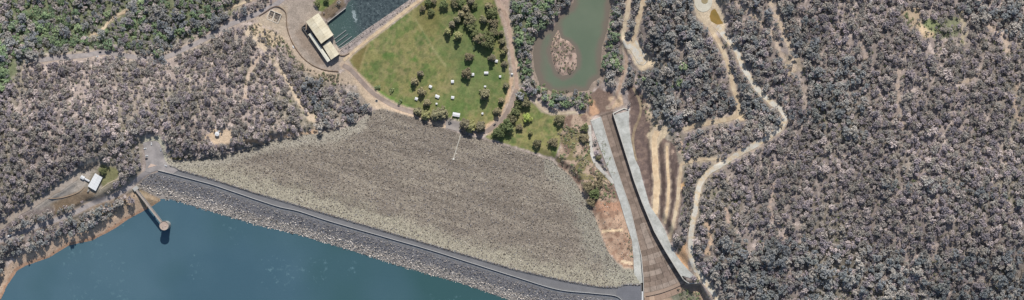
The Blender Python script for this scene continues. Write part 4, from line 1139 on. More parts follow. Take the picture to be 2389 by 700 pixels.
# ------------------------------------------------------------------ lodge, sheds, tank
m = MB(); wall_along(m, [(112, 463), (128, 463), (144, 461), (160, 457), (175, 452), (188, 445), (197, 436)], 1.3, lambda x, y: float(hz(x, y)) - 1.2, lambda x, y: float(hz(x, y)) + 1.1)
tag(m.build('retaining_wall', mat('lodge_stone', (170, 146, 122), var=.15)), 'low curved tan wall on the slope below the lodge', 'wall')
tag(obj('path', strip_mesh('path', [(277, 417), (262, 423), (248, 431), (236, 440)], 1.8, RC['dirt_pale'], .3)), 'thin pale path along the lower edge of the lodge lawn', kind='structure')
ZL = 95.0
lodge = empty('lodge', W(222, 425, z=ZL), 0, 'long white roofed lodge on the hill left of the car park', 'building')
gable('lodge', lodge, wq([(222, 404), (204.6, 434.5), (223, 445.6), (239, 414)], ZL + 5), ZL - 1.5, ZL + 4.6, .9, 6, M_white, M_wallc, windows=5)
gable('link', lodge, wq([(198.2, 415), (209.6, 421), (208, 424.6), (196.6, 418.4)], ZL + 3.5), ZL - 1.5, ZL + 3.2, .2, 2, M_white, M_wallc, windows=0, door=False)
shed = empty('cottage', W(192.5, 414, z=ZL), 0, 'small square white roofed cottage linked to the long lodge', 'building')
gable('cottage', shed, wq([(190.6, 408.5), (199, 413), (194, 419.6), (186, 415)], ZL + 4), ZL - 1.5, ZL + 3.6, .6, 3, M_white, M_wallc, windows=1)
shed = empty('shed', W(205.5, 445, z=ZL), 0, 'tiny grey roofed shed at the lower corner of the lodge', 'shed')
gable('shed', shed, wq([(205.8, 441.5), (208.6, 443), (205.6, 448.5), (202.6, 447)], ZL + 2.6), float(hz(205, 445)) - 1, ZL + 2.6, .35, 2, M_conc, M_wallc, windows=0)
tz = float(hz(507.5, 313)); tk = empty('water_tank', W(507.5, 312.5, z=tz), 0, 'round white water tank in the sandy forest clearing', 'tank')
m = MB(); m.cyl(0, 0, -.8, 4.6, 3.7, 3.7, 28); m.build('shell', M_wallc, tk)
m = MB(); m.cyl(0, 0, 4.6, 5.3, 3.9, .4, 28); m.build('roof', M_white, tk)
m = MB(); m.cyl(0, 0, 5.3, 5.6, .5, .4, 10); m.build('vent', M_steel, tk)
tk2 = empty('pump_shed', W(511.5, 305.5), .5, 'small white pump shed beside the round water tank', 'shed')
m = MB(); m.box(-1.5, 1.5, -1.2, 1.2, -.6, 2.4); m.build('wall', M_wallc, tk2)
m = MB(); m.add([(-1.8, -1.5, 2.4), (1.8, -1.5, 2.4), (1.8, 1.5, 2.8), (-1.8, 1.5, 2.8), (-1.8, -1.5, 2.5), (1.8, -1.5, 2.5), (1.8, 1.5, 2.95), (-1.8, 1.5, 2.95)], [(0, 3, 2, 1), (4, 5, 6, 7), (0, 1, 5, 4), (1, 2, 6, 5), (2, 3, 7, 6), (3, 0, 4, 7)]); m.build('roof', M_white, tk2)
for k, (quad, lb) in enumerate((([(2026.5, 1.5), (2034, -1), (2036, 2.6), (2028.5, 5)], 'farther of two white roofed huts in the far right forest'), ([(2028, 6), (2034.5, 3.8), (2036.5, 7.6), (2030, 9.6)], 'nearer of two white roofed huts in the far right forest'))):
    z = float(hz(2031, 4)); h = empty('hut', W(2031, 4, z=z), 0, lb, 'hut', 'huts in the far right forest')
    gable('hut', h, wq(quad, z + 3), z - 2, z + 3, .5, 2, M_white, M_wallc, windows=1)
# round valve pit by the park road
p = W(878.6, 235.5); vp = empty('valve_pit', p, 0, 'round concrete valve pit beside the park road bend', 'pit')
m = MB()
for i in range(16):
    a0, a1 = 2 * math.pi * i / 16, 2 * math.pi * (i + 1) / 16
    m.prism([(r * math.cos(a), r * math.sin(a)) for r, a in ((1.9, a0), (2.6, a0), (2.6, a1), (1.9, a1))], -.8, 1.0)
m.build('ring', M_conc, vp)
m = MB(); m.cyl(0, 0, -.5, .5, 1.9, 1.9, 16); m.build('cover', M_dark, vp)

# ------------------------------------------------------------------ picnic shelters
SHEL = [(1004.3, 202.2, 7, 6.5, -25, 'white square picnic shelter left of centre on the lawn, uphill of the oblong one'), (1055.8, 190.4, 7, 7, 2, 'white square picnic shelter standing alone in mid lawn'),
 (1020.4, 225.1, 10, 7, -22, 'white oblong picnic shelter on the lower lawn'), (1056.2, 227.5, 7.2, 6.5, -8, 'white square picnic shelter directly uphill of the big shelter'),
 (971.5, 230.5, 7, 6.5, -18, 'white picnic shelter nearest the park road at lower left of the lawn'), (1018.7, 242.3, 4.5, 4.2, 0, 'tiny white shelter just below the oblong one'),
 (1103.3, 173.9, 6.5, 6.5, 6, 'white square shelter tucked against a dark round tree'), (1134.4, 170.2, 9.8, 6.0, 0, 'white oblong shelter in the right half of the lawn'),
 (1166.8, 178.6, 5, 5, 0, 'small white shelter at the right edge of the lawn'), (1158.2, 142.6, 6.5, 6.5, -10, 'white shelter beside the brown tree high on the right lawn'),
 (1131.8, 202.0, 5, 4, 0, 'small white shelter peeping out above a spiky tree'), (1125.8, 265, 4.6, 4.6, 20, 'small white shelter near the park road trees'),
 (974.3, 257.5, 6, 3.5, -12, 'small white shelter half hidden by a tree on the road edge'), (1194.7, 172.8, 4, 4, 0, 'tiny white shelter by the sandy track at the tree line')]
def shelter(x, y, wx, wy, deg, lb, h=2.9):
    t = empty('picnic_shelter', W(x, y), math.radians(-deg if False else deg), lb, 'shelter', 'white picnic shelters on the lawn')
    a, b = wx * S / 2, wy * S / 2
    m = MB(); m.box(-a * .9, a * .9, -b * .9, b * .9, -.5, .12); m.build('slab', M_conc, t)
    for sx in (-1, 1):
        for sy in (-1, 1):
            m = MB(); m.box(sx * a * .82 - .09, sx * a * .82 + .09, sy * b * .8 - .09, sy * b * .8 + .09, .1, h); m.build('post', M_wood, t)
    for sy in (-1, 1):
        m = MB(); vs = [(-a, sy * b, h - .05), (a, sy * b, h - .05), (a, 0.02 * sy, h + .55), (-a, .02 * sy, h + .55)]
        vs += [(v[0], v[1], v[2] + .1) for v in vs]
        fs = [(0, 3, 2, 1), (4, 5, 6, 7), (0, 1, 5, 4), (1, 2, 6, 5), (2, 3, 7, 6), (3, 0, 4, 7)]
        if sy > 0: fs = [f[::-1] for f in fs]
        m.add(vs, fs); m.build('roof_sheet', M_white, t)
    m = MB(); m.box(-.8, .8, -.35, .35, .7, .78); m.box(-.08, .08, -.3, .3, .1, .7); m.box(-.8, .8, -.95, -.65, .4, .46); m.box(-.8, .8, .65, .95, .4, .46); m.box(-.08, .08, -.9, .9, .3, .4)
    m.build('table', M_wood, t)
    return t
for a in SHEL: shelter(*a)
big = shelter(1064.6, 267.5, 17, 9, -10, 'large white roofed picnic shelter beside the paved pad', 4.2)
big['group'] = 'large shelter'
for k, (a, b, lb) in enumerate((((1056.5, 268), (1051.5, 277), 'thin pale path from left corner of the big shelter'), ((1071, 271), (1070, 283), 'thin pale path from right corner of the big shelter'))):
    o = obj('path', strip_mesh('path', [a, lerp2(a, b, .5), b], 2.0, RC['dirt_pale'], .3)); tag(o, lb, kind='structure')

# ------------------------------------------------------------------ vehicles
def car(x, y, deg, paint, lb, kind='car', L=4.6, Wd=1.85):
    """deg: heading, anticlockwise from +X"""
    base = W(x, y, .62 if (330 < x < 400 and 325 < y < 400) else .36)
    t = empty('parked_car' if kind == 'car' else kind, base, math.radians(deg), lb, 'car' if kind == 'car' else 'van', 'cars parked and driving round the dam')
    h = L / 2; w = Wd / 2
    pm_ = mat('paint_' + paint, {'white': (236, 236, 234), 'black': (24, 25, 28), 'silver': (176, 180, 184), 'dark': (46, 52, 60)}[paint], var=.02, rough=.3, spec=.5)
    prof = [(-h, .35), (-h, .85), (-h + .15, 1.0), (h - 1.2, .95), (h - .1, .78), (h, .6), (h, .35)] if kind == 'car' else [(-h, .35), (-h, 1.1), (h - .9, 1.1), (h - .1, .95), (h, .7), (h, .35)]
    m = MB(); n_ = len(prof)
    m.add([(p[0], -w, p[1]) for p in prof] + [(p[0], w, p[1]) for p in prof], [tuple(range(n_)), tuple(range(2 * n_ - 1, n_ - 1, -1))] + [(i, n_ + i, n_ + (i + 1) % n_, (i + 1) % n_) for i in range(n_)])
    m.build('body', pm_, t)
    if kind == 'car': cb = [(-h + .35, .98), (-h + .85, 1.45), (.25, 1.48), (1.05, .96)]
    else: cb = [(-h + .05, 1.1), (-h + .15, 2.2), (h - 1.5, 2.2), (h - .8, 1.1)]
    zt = cb[1][1]
    m = MB(); wi = w - .12
    m.add([(p[0], -wi, p[1]) if k_ in (0, 3) else (p[0], -wi + .14, p[1]) for k_, p in enumerate(cb)] + [(p[0], wi, p[1]) if k_ in (0, 3) else (p[0], wi - .14, p[1]) for k_, p in enumerate(cb)],
          [(0, 1, 2, 3), (7, 6, 5, 4), (0, 4, 5, 1), (1, 5, 6, 2), (2, 6, 7, 3), (3, 7, 4, 0)])
    m.build('window', M_glass, t)
    m = MB(); m.box(cb[1][0] - .05, cb[2][0] + .03, -wi + .1, wi - .1, zt + .002, zt + .07); m.build('roof', pm_, t)
    for sx in (-1, 1):
        for sy in (-1, 1):
            m = MB(); m.tube((sx * (h - .85), sy * (w - .2), .33), (sx * (h - .85), sy * (w + .02), .33), .33, .33, 12)
            wh = m.build('wheel', M_dark, t)
            m = MB(); m.tube((sx * (h - .85), sy * (w - .1), .33), (sx * (h - .85), sy * (w + .04), .33), .18, .18, 8); m.build('rim', M_steel, wh)
        m = MB()
        m.box(h - .03, h + .02, sx * (w - .45) - .2, sx * (w - .45) + .2, .6, .74); m.build('headlight', M_white, t)
    return t
car(353.4, 336, 92, 'white', 'white car parked at the top edge of the car park')
car(338.5, 346.4, 12, 'white', 'white car on the left edge of the car park, farthest up that side')
car(342.4, 363.6, 10, 'white', 'white car parked next to the black car')
car(342.0, 370.2, 6, 'black', 'black car parked on the left side of the car park')
car(375.0, 349.8, 108, 'silver', 'silver car by the right kerb of the car park')
car(387.0, 386.6, 150, 'white', 'white car leaving the car park towards the dam crest')
car(233.5, 121.5, 10, 'dark', 'dark car on the upper left forest road')
car(227, 131.5, 12, 'white', 'white car on the upper left forest road below the dark one')
car(23, 549.5, 22, 'white', 'long white van driving on the lower left shore road', 'van', 7.0, 2.3)
car(1154, 291, 40, 'dark', 'dark car on the park road bend near the small lawn')
car(684.7, 110, -62, 'white', 'white van parked against the curved retaining wall', 'van', 5.4, 2.1)
# ------------------------------------------------------------------ plant prototypes
def crown_mesh(name, seed, R, z0, z1, nclump, nleaf, leaf, m, shape='round', spread=.34):
    """leaf-sized faces gathered in sprays through the crown's volume"""
    r = np.random.default_rng(seed)
    V = []; F = []
    zc = (z0 + z1) / 2; hh = (z1 - z0) / 2
    cs = []
    for k in range(nclump):
        a = r.uniform(0, 2 * math.pi)
        if shape == 'cone':
            t = r.uniform(0, 1) ** 1.3
            rad = R * (1 - t * .85) * math.sqrt(r.uniform(.15, 1))
            c = np.array((rad * math.cos(a), rad * math.sin(a), z0 + (z1 - z0) * t))
        else:
            u = r.uniform(-.5, 1); q = math.sqrt(max(0, 1 - u * u)); f = r.uniform(.55, .95) if shape == 'round' else r.uniform(.3, 1.0)
            lob = 1 + .25 * math.sin(a * 3 + seed) + .15 * math.sin(a * 5 + 2 * seed)
            c = np.array((R * q * f * lob * math.cos(a), R * q * f * lob * math.sin(a), zc + hh * u * f))
        cs.append(c)
    for c in cs:
        cr = R * spread * r.uniform(.7, 1.25)
        for k in range(nleaf):
            d = r.normal(size=3); d /= np.linalg.norm(d)
            p = c + d * cr * r.uniform(.35, 1.0) * np.array((1, 1, .75))
            nrm = d * .6 + np.array((0, 0, .55)) + r.normal(size=3) * .45; nrm /= np.linalg.norm(nrm)
            t = np.cross(nrm, r.normal(size=3)); t /= np.linalg.norm(t) + 1e-9; b = np.cross(nrm, t)
            s = leaf * r.uniform(.6, 1.35); e = s * r.uniform(.4, .75)
            i = len(V)
            V += [p - t * s * .5, p - b * e * .5 + t * s * .05, p + t * s * .5, p + b * e * .5 - t * s * .05]
            F.append((i, i + 1, i + 2, i + 3))
    return new_mesh(name, np.array(V), np.array(F), m), cs

def trunk_mesh(name, seed, H, r0, cs, m):
    r = random.Random(seed); mb = MB()
    p = Vector((0, 0, -1.2)); q = Vector((r.uniform(-.3, .3), r.uniform(-.3, .3), H * .45))
    mb.tube(p, q, r0, r0 * .7)
    top = Vector((q.x + r.uniform(-.4, .4), q.y + r.uniform(-.4, .4), H * .8)); mb.tube(q, top, r0 * .7, r0 * .25)
    for c in sorted(cs, key=lambda c: -np.hypot(c[0], c[1]))[:6]:
        t = r.uniform(.0, .7); s = q.lerp(top, t); mb.tube(s, Vector(c), r0 * .35, r0 * .1, 5)
    return mb.mesh(name, m)

BARK = mat('bark', (150, 138, 126), var=.2, rnd=.2)
LEAF = {
 'grey_gum': leaf_mat('grey_gum_leaves', [(142, 132, 133), (132, 127, 121), (124, 117, 119), (146, 138, 131), (116, 110, 113), (138, 132, 123), (168, 157, 152), (122, 118, 112)]),
 'dark_gum': leaf_mat('dark_gum_leaves', [(124, 124, 122), (114, 116, 117), (135, 132, 127), (108, 111, 111), (148, 142, 134), (120, 121, 116)]),
 'green_tree': leaf_mat('green_leaves', [(110, 126, 94), (120, 136, 102), (102, 118, 92), (130, 143, 108), (108, 121, 96)]),
 'she_oak': leaf_mat('she_oak_leaves', [(122, 114, 88), (112, 108, 84), (106, 100, 82), (118, 116, 80)]),
 'round_tree': leaf_mat('round_tree_leaves', [(96, 100, 68), (104, 100, 76), (88, 96, 64), (112, 104, 82)]),
 'bright_tree': leaf_mat('bright_leaves', [(138, 146, 80), (132, 142, 76)]),
 'bush': leaf_mat('bush_leaves', [(128, 122, 104), (110, 106, 92), (96, 104, 72), (140, 130, 114), (88, 88, 76)]),
 'green_bush': leaf_mat('green_bush_leaves', [(114, 126, 90), (104, 118, 84), (126, 134, 98)]),
}
PROTO = {}
def make_protos(kind, n, R, z0, z1, ncl, nl, leaf, shape, trunk=.28, spread=.34):
    for k in range(n):
        rr = R * (1 + .12 * (k % 3 - 1))
        me, cs = crown_mesh(kind + '_crown', 100 * len(PROTO) + k * 7 + 3, rr, z0, z1, ncl, nl, leaf, LEAF[kind], shape, spread)
        tm = trunk_mesh(kind + '_trunk', k + 50, z1, trunk, cs, BARK)
        PROTO.setdefault(kind, []).append((me, tm))
make_protos('grey_gum', 5, 3.9, 4.0, 10.5, 17, 14, 1.5, 'open', spread=.36)
make_protos('dark_gum', 4, 4.7, 4.5, 13.0, 20, 15, 1.7, 'open', spread=.36)
make_protos('green_tree', 3, 4.6, 3.0, 10.5, 22, 15, 1.6, 'round', spread=.36)
make_protos('she_oak', 3, 4.6, 1.5, 13.0, 44, 14, 2.1, 'cone', spread=.30)
make_protos('round_tree', 3, 4.5, 1.0, 8.0, 44, 24, 1.4, 'round', spread=.36)
make_protos('bright_tree', 1, 4.5, 1.0, 7.5, 44, 24, 1.4, 'round', spread=.36)
make_protos('bush', 3, 1.7, .2, 2.4, 6, 11, .9, 'round', trunk=.1, spread=.5)
make_protos('green_bush', 2, 1.9, .2, 2.6, 7, 11, .9, 'round', trunk=.1, spread=.5)

def rock_mesh(name, seed, m):
    r = np.random.default_rng(seed)
    bm = bmesh.new(); bmesh.ops.create_icosphere(bm, subdivisions=1, radius=.5)
    sc_ = r.uniform(.65, 1.25, 3)
    for v in bm.verts:
        v.co = Vector([v.co[i] * sc_[i] for i in range(3)]) * r.uniform(.75, 1.2)
    me = bpy.data.meshes.new(name); bm.to_mesh(me); bm.free(); me.materials.append(m); return me

# ------------------------------------------------------------------ scatter by geometry nodes (uncountable stuff only)
def coll(name, meshes):
    c = bpy.data.collections.new(name)
    for k, me in enumerate(meshes):
        o = bpy.data.objects.new('%s_%02d' % (name, k), me); c.objects.link(o)
    return c
def join_mesh(name, a, b):
    va = np.empty(len(a.vertices) * 3, np.float32); a.vertices.foreach_get('co', va)
    vb = np.empty(len(b.vertices) * 3, np.float32); b.vertices.foreach_get('co', vb)
    f = [tuple(p.vertices) for p in a.polygons] + [tuple(i + len(a.vertices) for i in p.vertices) for p in b.polygons]
    me = bpy.data.meshes.new(name); me.from_pydata(np.concatenate([va, vb]).reshape(-1, 3).tolist(), [], f)
    me.materials.append(a.materials[0]); me.materials.append(b.materials[0])
    me.polygons.foreach_set('material_index', np.array([0] * len(a.polygons) + [1] * len(b.polygons), np.int32))
    return me
NG = {}
def scatter(name, pos, rot, scl, pick, collection, parent=None):
    me = bpy.data.meshes.new(name)
    me.vertices.add(len(pos)); me.vertices.foreach_set('co', np.asarray(pos, np.float32).ravel())
    for an, arr in (('rot', rot), ('scl', scl)):
        at = me.attributes.new(an, 'FLOAT_VECTOR', 'POINT'); at.data.foreach_set('vector', np.asarray(arr, np.float32).ravel())
    at = me.attributes.new('pick', 'INT', 'POINT'); at.data.foreach_set('value', np.asarray(pick, np.int32))
    me.update()
    o = obj(name, me, parent, world=parent is not None)
    ng = bpy.data.node_groups.new(name + '_nodes', 'GeometryNodeTree')
    ng.interface.new_socket('Geometry', in_out='INPUT', socket_type='NodeSocketGeometry')
    ng.interface.new_socket('Geometry', in_out='OUTPUT', socket_type='NodeSocketGeometry')
    N = ng.nodes; Lk = ng.links
    gi = N.new('NodeGroupInput'); go = N.new('NodeGroupOutput')
    ci_ = N.new('GeometryNodeCollectionInfo'); ci_.inputs['Collection'].default_value = collection
    ci_.inputs['Separate Children'].default_value = True; ci_.inputs['Reset Children'].default_value = True
    ip = N.new('GeometryNodeInstanceOnPoints'); ip.inputs['Pick Instance'].default_value = True
    def na(nm, ty):
        n_ = N.new('GeometryNodeInputNamedAttribute'); n_.data_type = ty; n_.inputs['Name'].default_value = nm
        return [s for s in n_.outputs if s.enabled and s.name == 'Attribute'][0]
    er = N.new('FunctionNodeEulerToRotation')
    Lk.new(na('rot', 'FLOAT_VECTOR'), er.inputs[0]); Lk.new(er.outputs[0], ip.inputs['Rotation'])
    Lk.new(na('scl', 'FLOAT_VECTOR'), ip.inputs['Scale']); Lk.new(na('pick', 'INT'), ip.inputs['Instance Index'])
    Lk.new(gi.outputs[0], ip.inputs['Points']); Lk.new(ci_.outputs[0], ip.inputs['Instance']); Lk.new(ip.outputs[0], go.inputs[0])
    md = o.modifiers.new('scatter', 'NODES'); md.node_group = ng
    o['kind'] = 'stuff'
    return o

# ------------------------------------------------------------------ rocks
ROCKM = [mat('rock_a', (144, 136, 128), var=.2, rnd=.5, rough=.9), mat('rock_b', (126, 116, 106), var=.2, rnd=.5, rough=.9), mat('rock_c', (186, 178, 166), var=.15, rnd=.3, rough=.9), mat('rock_d', (122, 119, 120), var=.2, rnd=.4, rough=.9)]
ROCKE = mat('rock_pale', (222, 212, 200), var=.12, rnd=.3, rough=.9)
RK = coll('rock_proto', [rock_mesh('rock%d' % k, k, ROCKM[k % 4]) for k in range(8)] + [rock_mesh('rock%d' % k, k, ROCKE) for k in (8, 9)])
def jitter_pts(poly_box, sp, rng_):
    x0, x1, y0, y1 = poly_box
    gx = np.arange(x0, x1, sp); gy = np.arange(y0, y1, sp)
    a, b = np.meshgrid(gx, gy, indexing='ij')
    a = a.ravel() + rng_.uniform(-.5, .5, a.size) * sp; b = b.ravel() + rng_.uniform(-.5, .5, b.size) * sp
    return a, b
def rocks(name, px, py, smin, smax, pickw, parent=None, sink=.15, power=2.0):
    nR = len(px)
    s = smin + (smax - smin) * RNG.random(nR) ** power
    z = hz(px, py) + s * sink
    pos = to_world(px, py, z)
    rot = RNG.uniform(-.5, .5, (nR, 3)); rot[:, 2] = RNG.uniform(0, 6.28, nR)
    pickw = list(pickw) + [0] * (10 - len(pickw))
    pk_ = RNG.choice(10, nR, p=np.array(pickw) / sum(pickw))
    return scatter(name, pos, rot, np.repeat(s[:, None], 3, 1), pk_, RK, parent)
# downstream face
px, py = jitter_pts((380, 1510, 250, 690), 2.6, RNG)
k = inpoly(px, py, DAM) & (Uy(px) > py + 1.5) & (RNG.random(px.size) < .8)
k &= pdist(px, py, [(1075, 312), (1058, 371)]) > 2.2
k &= ~((px > Lx(py) - 4) | ((px > np.interp(py, [p[0] for p in BLO], [p[1] for p in BLO]) - 2) & (py > 628)))
lt = RNG.random(px.size) < ssm((sample(TINT[..., 1], px, py) - .145) / .15)
rocks('rockfill', px[k & lt], py[k & lt], .8, 2.2, [4, 1, 4, 1, 4, 1, 4, 1], dam)
rocks('rockfill', px[k & ~lt], py[k & ~lt], .9, 2.6, [3, 5, .9, 2, 2, 5, .9, 2], dam)
# upstream rip-rap, coarser towards the water line
px, py = jitter_pts((322, 1500, 400, 800), 2.9, RNG)
f_ = (py - Py(px) - 9) / np.maximum(Ey(px) - Py(px) - 9, 5)
k = inpoly(px, py, DAM) & (f_ > .02) & (f_ < 1.06) & ~((px < 384) & (py > 455))
a, b, f1 = px[k], py[k], f_[k]
lo = f1 < .5
rocks('riprap', a[lo], b[lo], .9, 2.4, [4, 0, 3, 3, 4, 0, 3, 3, .8, .8], dam, .1)
rocks('riprap', a[~lo], b[~lo], 1.1, 3.0, [2, 0, 4, .6, 2, 0, 4, .6, 5, 5], dam, .12)
# line of boulders on the downstream crest edge
px = np.arange(396, 1500, 1.9); py = Uy(px) - .6 + RNG.uniform(-.7, .7, px.size)
rocks('crest_boulders', px, py, 1.6, 2.8, [2, 2, 1, 3, 2, 2, 1, 3], dam, .35)
# loose stones on the lake shore and beside the tailrace, and around the car park bank
px, py = jitter_pts((-60, 400, 440, 760), 6, RNG)
ds = sdist(px, py, RES); k = (ds > -1) & (ds < 16) & (RNG.random(px.size) < .45) & (sdist(px, py, DAM) > 2)
o = rocks('shore_stones', px[k], py[k], .6, 2.2, [2, 3, 2, 1, 2, 3, 2, 1]); tag(o, 'loose stones scattered along the bare left lake shore', 'stones')
px, py = jitter_pts((790, 1000, -40, 120), 2.6, RNG)
ds = sdist(px, py, TAIL); k = (ds > 0) & (ds < 11) & (px - 1.37 * (120 - py) > 770) & (pdist(px, py, ROADS[4][2]) > 5)
o = rocks('bank_stones', px[k], py[k], .8, 2.2, [3, 2, 3, 2, 3, 2, 3, 2]); tag(o, 'grey stone pitching on the bank between tailrace and sandy track', 'stones')
px, py = jitter_pts((1290, 1480, 265, 630), 4, RNG)
k = inpoly(px, py, BANK) & (RNG.random(px.size) < .3) & (pdist(px, py, ROADS[15][2]) > 6)
o = rocks('bank_stones', px[k], py[k], .8, 2.4, [3, 3, 3, 1, 3, 3, 3, 1]); tag(o, 'loose stones on the bare bank left of the spillway', 'stones')
px, py = jitter_pts((325, 445, 315, 400), 2.8, RNG)
k = inpoly(px, py, [(333, 320), (372, 316), (382, 335), (388, 360), (398, 376), (390, 384), (380, 372), (375, 340), (366, 327), (333, 331)])
o = rocks('bank_stones', px[k], py[k], .7, 1.8, [3, 1, 3, 1, 3, 1, 3, 1]); tag(o, 'pale stones heaped round the edge of the car park', 'stones')

# ------------------------------------------------------------------ where trees stand
DENS = np.ones(X.shape)
def cut(poly, grow=0.0, soft=4.0, amt=1.0):
    global DENS
    xs = [p[0] for p in poly]; ys = [p[1] for p in poly]
    ix = np.where((GX > min(xs) - 40) & (GX < max(xs) + 40))[0]; iy = np.where((GY > min(ys) - 40) & (GY < max(ys) + 40))[0]
    s_ = np.ix_(ix, iy)
    DENS[s_] *= 1 - amt * (1 - ssm((sdist(X[s_], Y[s_], poly) - grow + 3 * NF[s_]) / soft))
DENS *= ssm((sdam - 2) / 5)
DENS *= ssm((sres - 24 + 12 * NF) / 10)
DENS *= ssm((sp_ - 3 + 3 * NF) / 5)
DENS *= ssm((st - 14) / 4)
for p, g in ((LAWN, 2), (LAWN2, 4), (LAWN3, 2), (YARD, 3), (CARPARK, 12), (CUT, 2), (APP, 4), (POOL, 4), (BANK, 2),
             ([(130, 440), (170, 405), (205, 372), (234, 370), (275, 388), (282, 408), (276, 420), (235, 450), (190, 470), (125, 490), (60, 500), (100, 470)], 0),
             ([(492, 300), (515, 297), (540, 302), (545, 318), (535, 336), (508, 334), (496, 326)], 1),
             ([(590, 40), (640, 8), (672, 10), (674, 72), (700, 132), (735, 157), (790, 170), (822, 170), (842, 196), (860, 225), (868, 250), (850, 240), (815, 205), (760, 192), (705, 168), (668, 130), (650, 90), (610, 64)], 0),
             ([(828, 172), (850, 200), (872, 225), (895, 242), (960, 262), (1040, 288), (1060, 300), (985, 285), (900, 258), (868, 250), (845, 225), (820, 180)], 2),
             ([(1455, 92), (1486, 90), (1530, 150), (1500, 166), (1484, 158), (1468, 124), (1450, 112)], 2),
             ([(1616, -40), (1668, -40), (1678, 10), (1696, 50), (1692, 78), (1660, 78), (1632, 50), (1618, 25)], 2),
             ([(1698, 278), (1722, 252), (1746, 270), (1735, 284)], 1), ([(1505, 300), (1560, 286), (1562, 318), (1540, 345), (1510, 345)], 1),
             ([(1576, 600), (1600, 560), (1608, 600), (1608, 645), (1590, 625), (1604, 655), (1640, 662), (1640, 700), (1600, 700)], 2),
             ([(1150, -60), (1192, -60), (1190, 20), (1196, 90), (1208, 140), (1212, 200), (1190, 210), (1180, 90)], 0),
             ([(1370, 700), (1700, 700), (1720, 900), (1370, 900)], 0)):
    cut(p, g)
cut([(1500, 205), (1530, 270), (1548, 295), (1520, 312), (1500, 270), (1486, 215)], 0, 5, .8)
cut([(1560, 330), (1592, 310), (1602, 345), (1590, 385), (1566, 372)], 0, 5, .5)
cut([(2095, 15), (2145, 20), (2150, 60), (2180, 80), (2160, 90), (2120, 55)], 0, 6, .8)
cut([(1832, 125), (1865, 130), (1872, 165), (1840, 175), (1830, 155)], 0, 6, .9)
cut([(2160, 48), (2240, 42), (2235, 85), (2190, 90)], 0, 6, .6)
cut([(575, 58), (606, 52), (668, 92), (690, 140), (660, 130), (610, 100)], 0, 6, .6)
cut([(1368, 224), (1455, 205), (1462, 240), (1440, 262), (1380, 280)], 2)
cut([(1372, 265), (1440, 250), (1475, 250), (1490, 360), (1505, 400), (1520, 420), (1560, 540), (1612, 640), (1612, 690), (1480, 690), (1430, 430)], 0)
for nm, lb, pts, w, ck in ROADS:
    pl = [tuple(p) for p in densify(pts, 8)]
    xs = [p[0] for p in pl]; ys = [p[1] for p in pl]
    ix = np.where((GX > min(xs) - 30) & (GX < max(xs) + 30))[0]; iy = np.where((GY > min(ys) - 30) & (GY < max(ys) + 30))[0]
    s_ = np.ix_(ix, iy)
    extra = 3.0 if 'asph' not in ck else 2.0
    if nm == 'road' and pts[0][0] == 368: extra = np.where(X[s_] > 175, 6.0, 3.0)
    if nm == 'road' and pts[0][0] == 78: extra = np.where((X[s_] > 256) & (X[s_] < 384), -2.5, extra)
    DENS[s_] *= ssm((pdist(X[s_], Y[s_], pl) - w / 2 - extra + 2.5 * NF[s_]) / 3)
for pts, w, c in TRAILS:
    pl = [tuple(p) for p in densify(pts, 8)]
    xs = [p[0] for p in pl]; ys = [p[1] for p in pl]
    ix = np.where((GX > min(xs) - 30) & (GX < max(xs) + 30))[0]; iy = np.where((GY > min(ys) - 30) & (GY < max(ys) + 30))[0]
    s_ = np.ix_(ix, iy)
    DENS[s_] *= .12 + .88 * ssm((pdist(X[s_], Y[s_], pl) - w / 2 - 1 + 5 * NF[s_]) / 4)
cut([(280, 446), (318, 400), (336, 392), (346, 402), (330, 428), (300, 458)], 2)
cut([(312, 436), (330, 440), (352, 470), (345, 492), (318, 470)], 2)
cut([(328, 318), (372, 312), (386, 332), (392, 360), (400, 374), (330, 374)], 3)
# thinner, streaky stand on the sunny right slope and on the left hill
STREAK = fbm(X * 2.2, Y * .7, 22, 3, 12.)
DENS *= 1 - .6 * ssm((STREAK - .08) / .25)

cut([(1238, 224), (1262, 238), (1285, 252), (1352, 252), (1352, 272), (1238, 272)], 2)
STREAK2 = fbm(X * 2.6, Y * .8, 16, 2, 17.) 
DENS *= 1 - .75 * ssm((STREAK2 - .22) / .2) * (1 - ssm((fbm(X, Y, 120, 2, 61.) - .1) / .3)) * np.where(X > 1640, 1.0, np.where(X < 800, .45, 0))
GREENP = np.zeros(X.shape); DARKP = np.zeros(X.shape)
def prob(F, poly, amt, soft=40):
    d = sdist(X, Y, poly) + 18 * NB
    np.maximum(F, amt * (1 - ssm((d + soft / 2) / soft)), out=F)
prob(GREENP, [(-170, -170), (560, -170), (550, 10), (450, 85), (380, 110), (200, 110), (60, 120), (10, 200), (-170, 300)], .25)
prob(GREENP, [(40, 10), (130, 20), (210, 80), (220, 110), (120, 110), (20, 70)], .6, 20)
prob(GREENP, [(410, -20), (520, -20), (500, 30), (440, 50)], .6, 20)
prob(GREENP, [(250, 40), (330, 40), (330, 90), (260, 80)], .5, 20)
prob(GREENP, [(-20, 60), (15, 60), (20, 190), (-20, 260)], .75, 20)
prob(GREENP, [(1190, -60), (1310, -60), (1300, 40), (1245, 95), (1250, 200), (1380, 225), (1380, 262), (1230, 240), (1195, 150)], .45, 25)
prob(GREENP, [(1400, -60), (1455, -60), (1450, 150), (1410, 180)], .4, 20)
prob(GREENP, [(1480, 160), (1600, 170), (1600, 230), (1520, 240)], .16, 20)
prob(DARKP, [(-170, -170), (580, -170), (560, 60), (380, 125), (60, 135), (0, 230), (-170, 320)], .75)
prob(DARKP, [(-170, 560), (0, 540), (100, 500), (250, 455), (320, 450), (300, 500), (200, 560), (0, 680), (-170, 760)], .75, 20)
prob(DARKP, [(1180, -170), (1500, -170), (1640, -60), (1750, 60), (1870, 250), (1800, 320), (1560, 300), (1470, 220), (1400, 260), (1230, 250), (1190, 100)], .8)
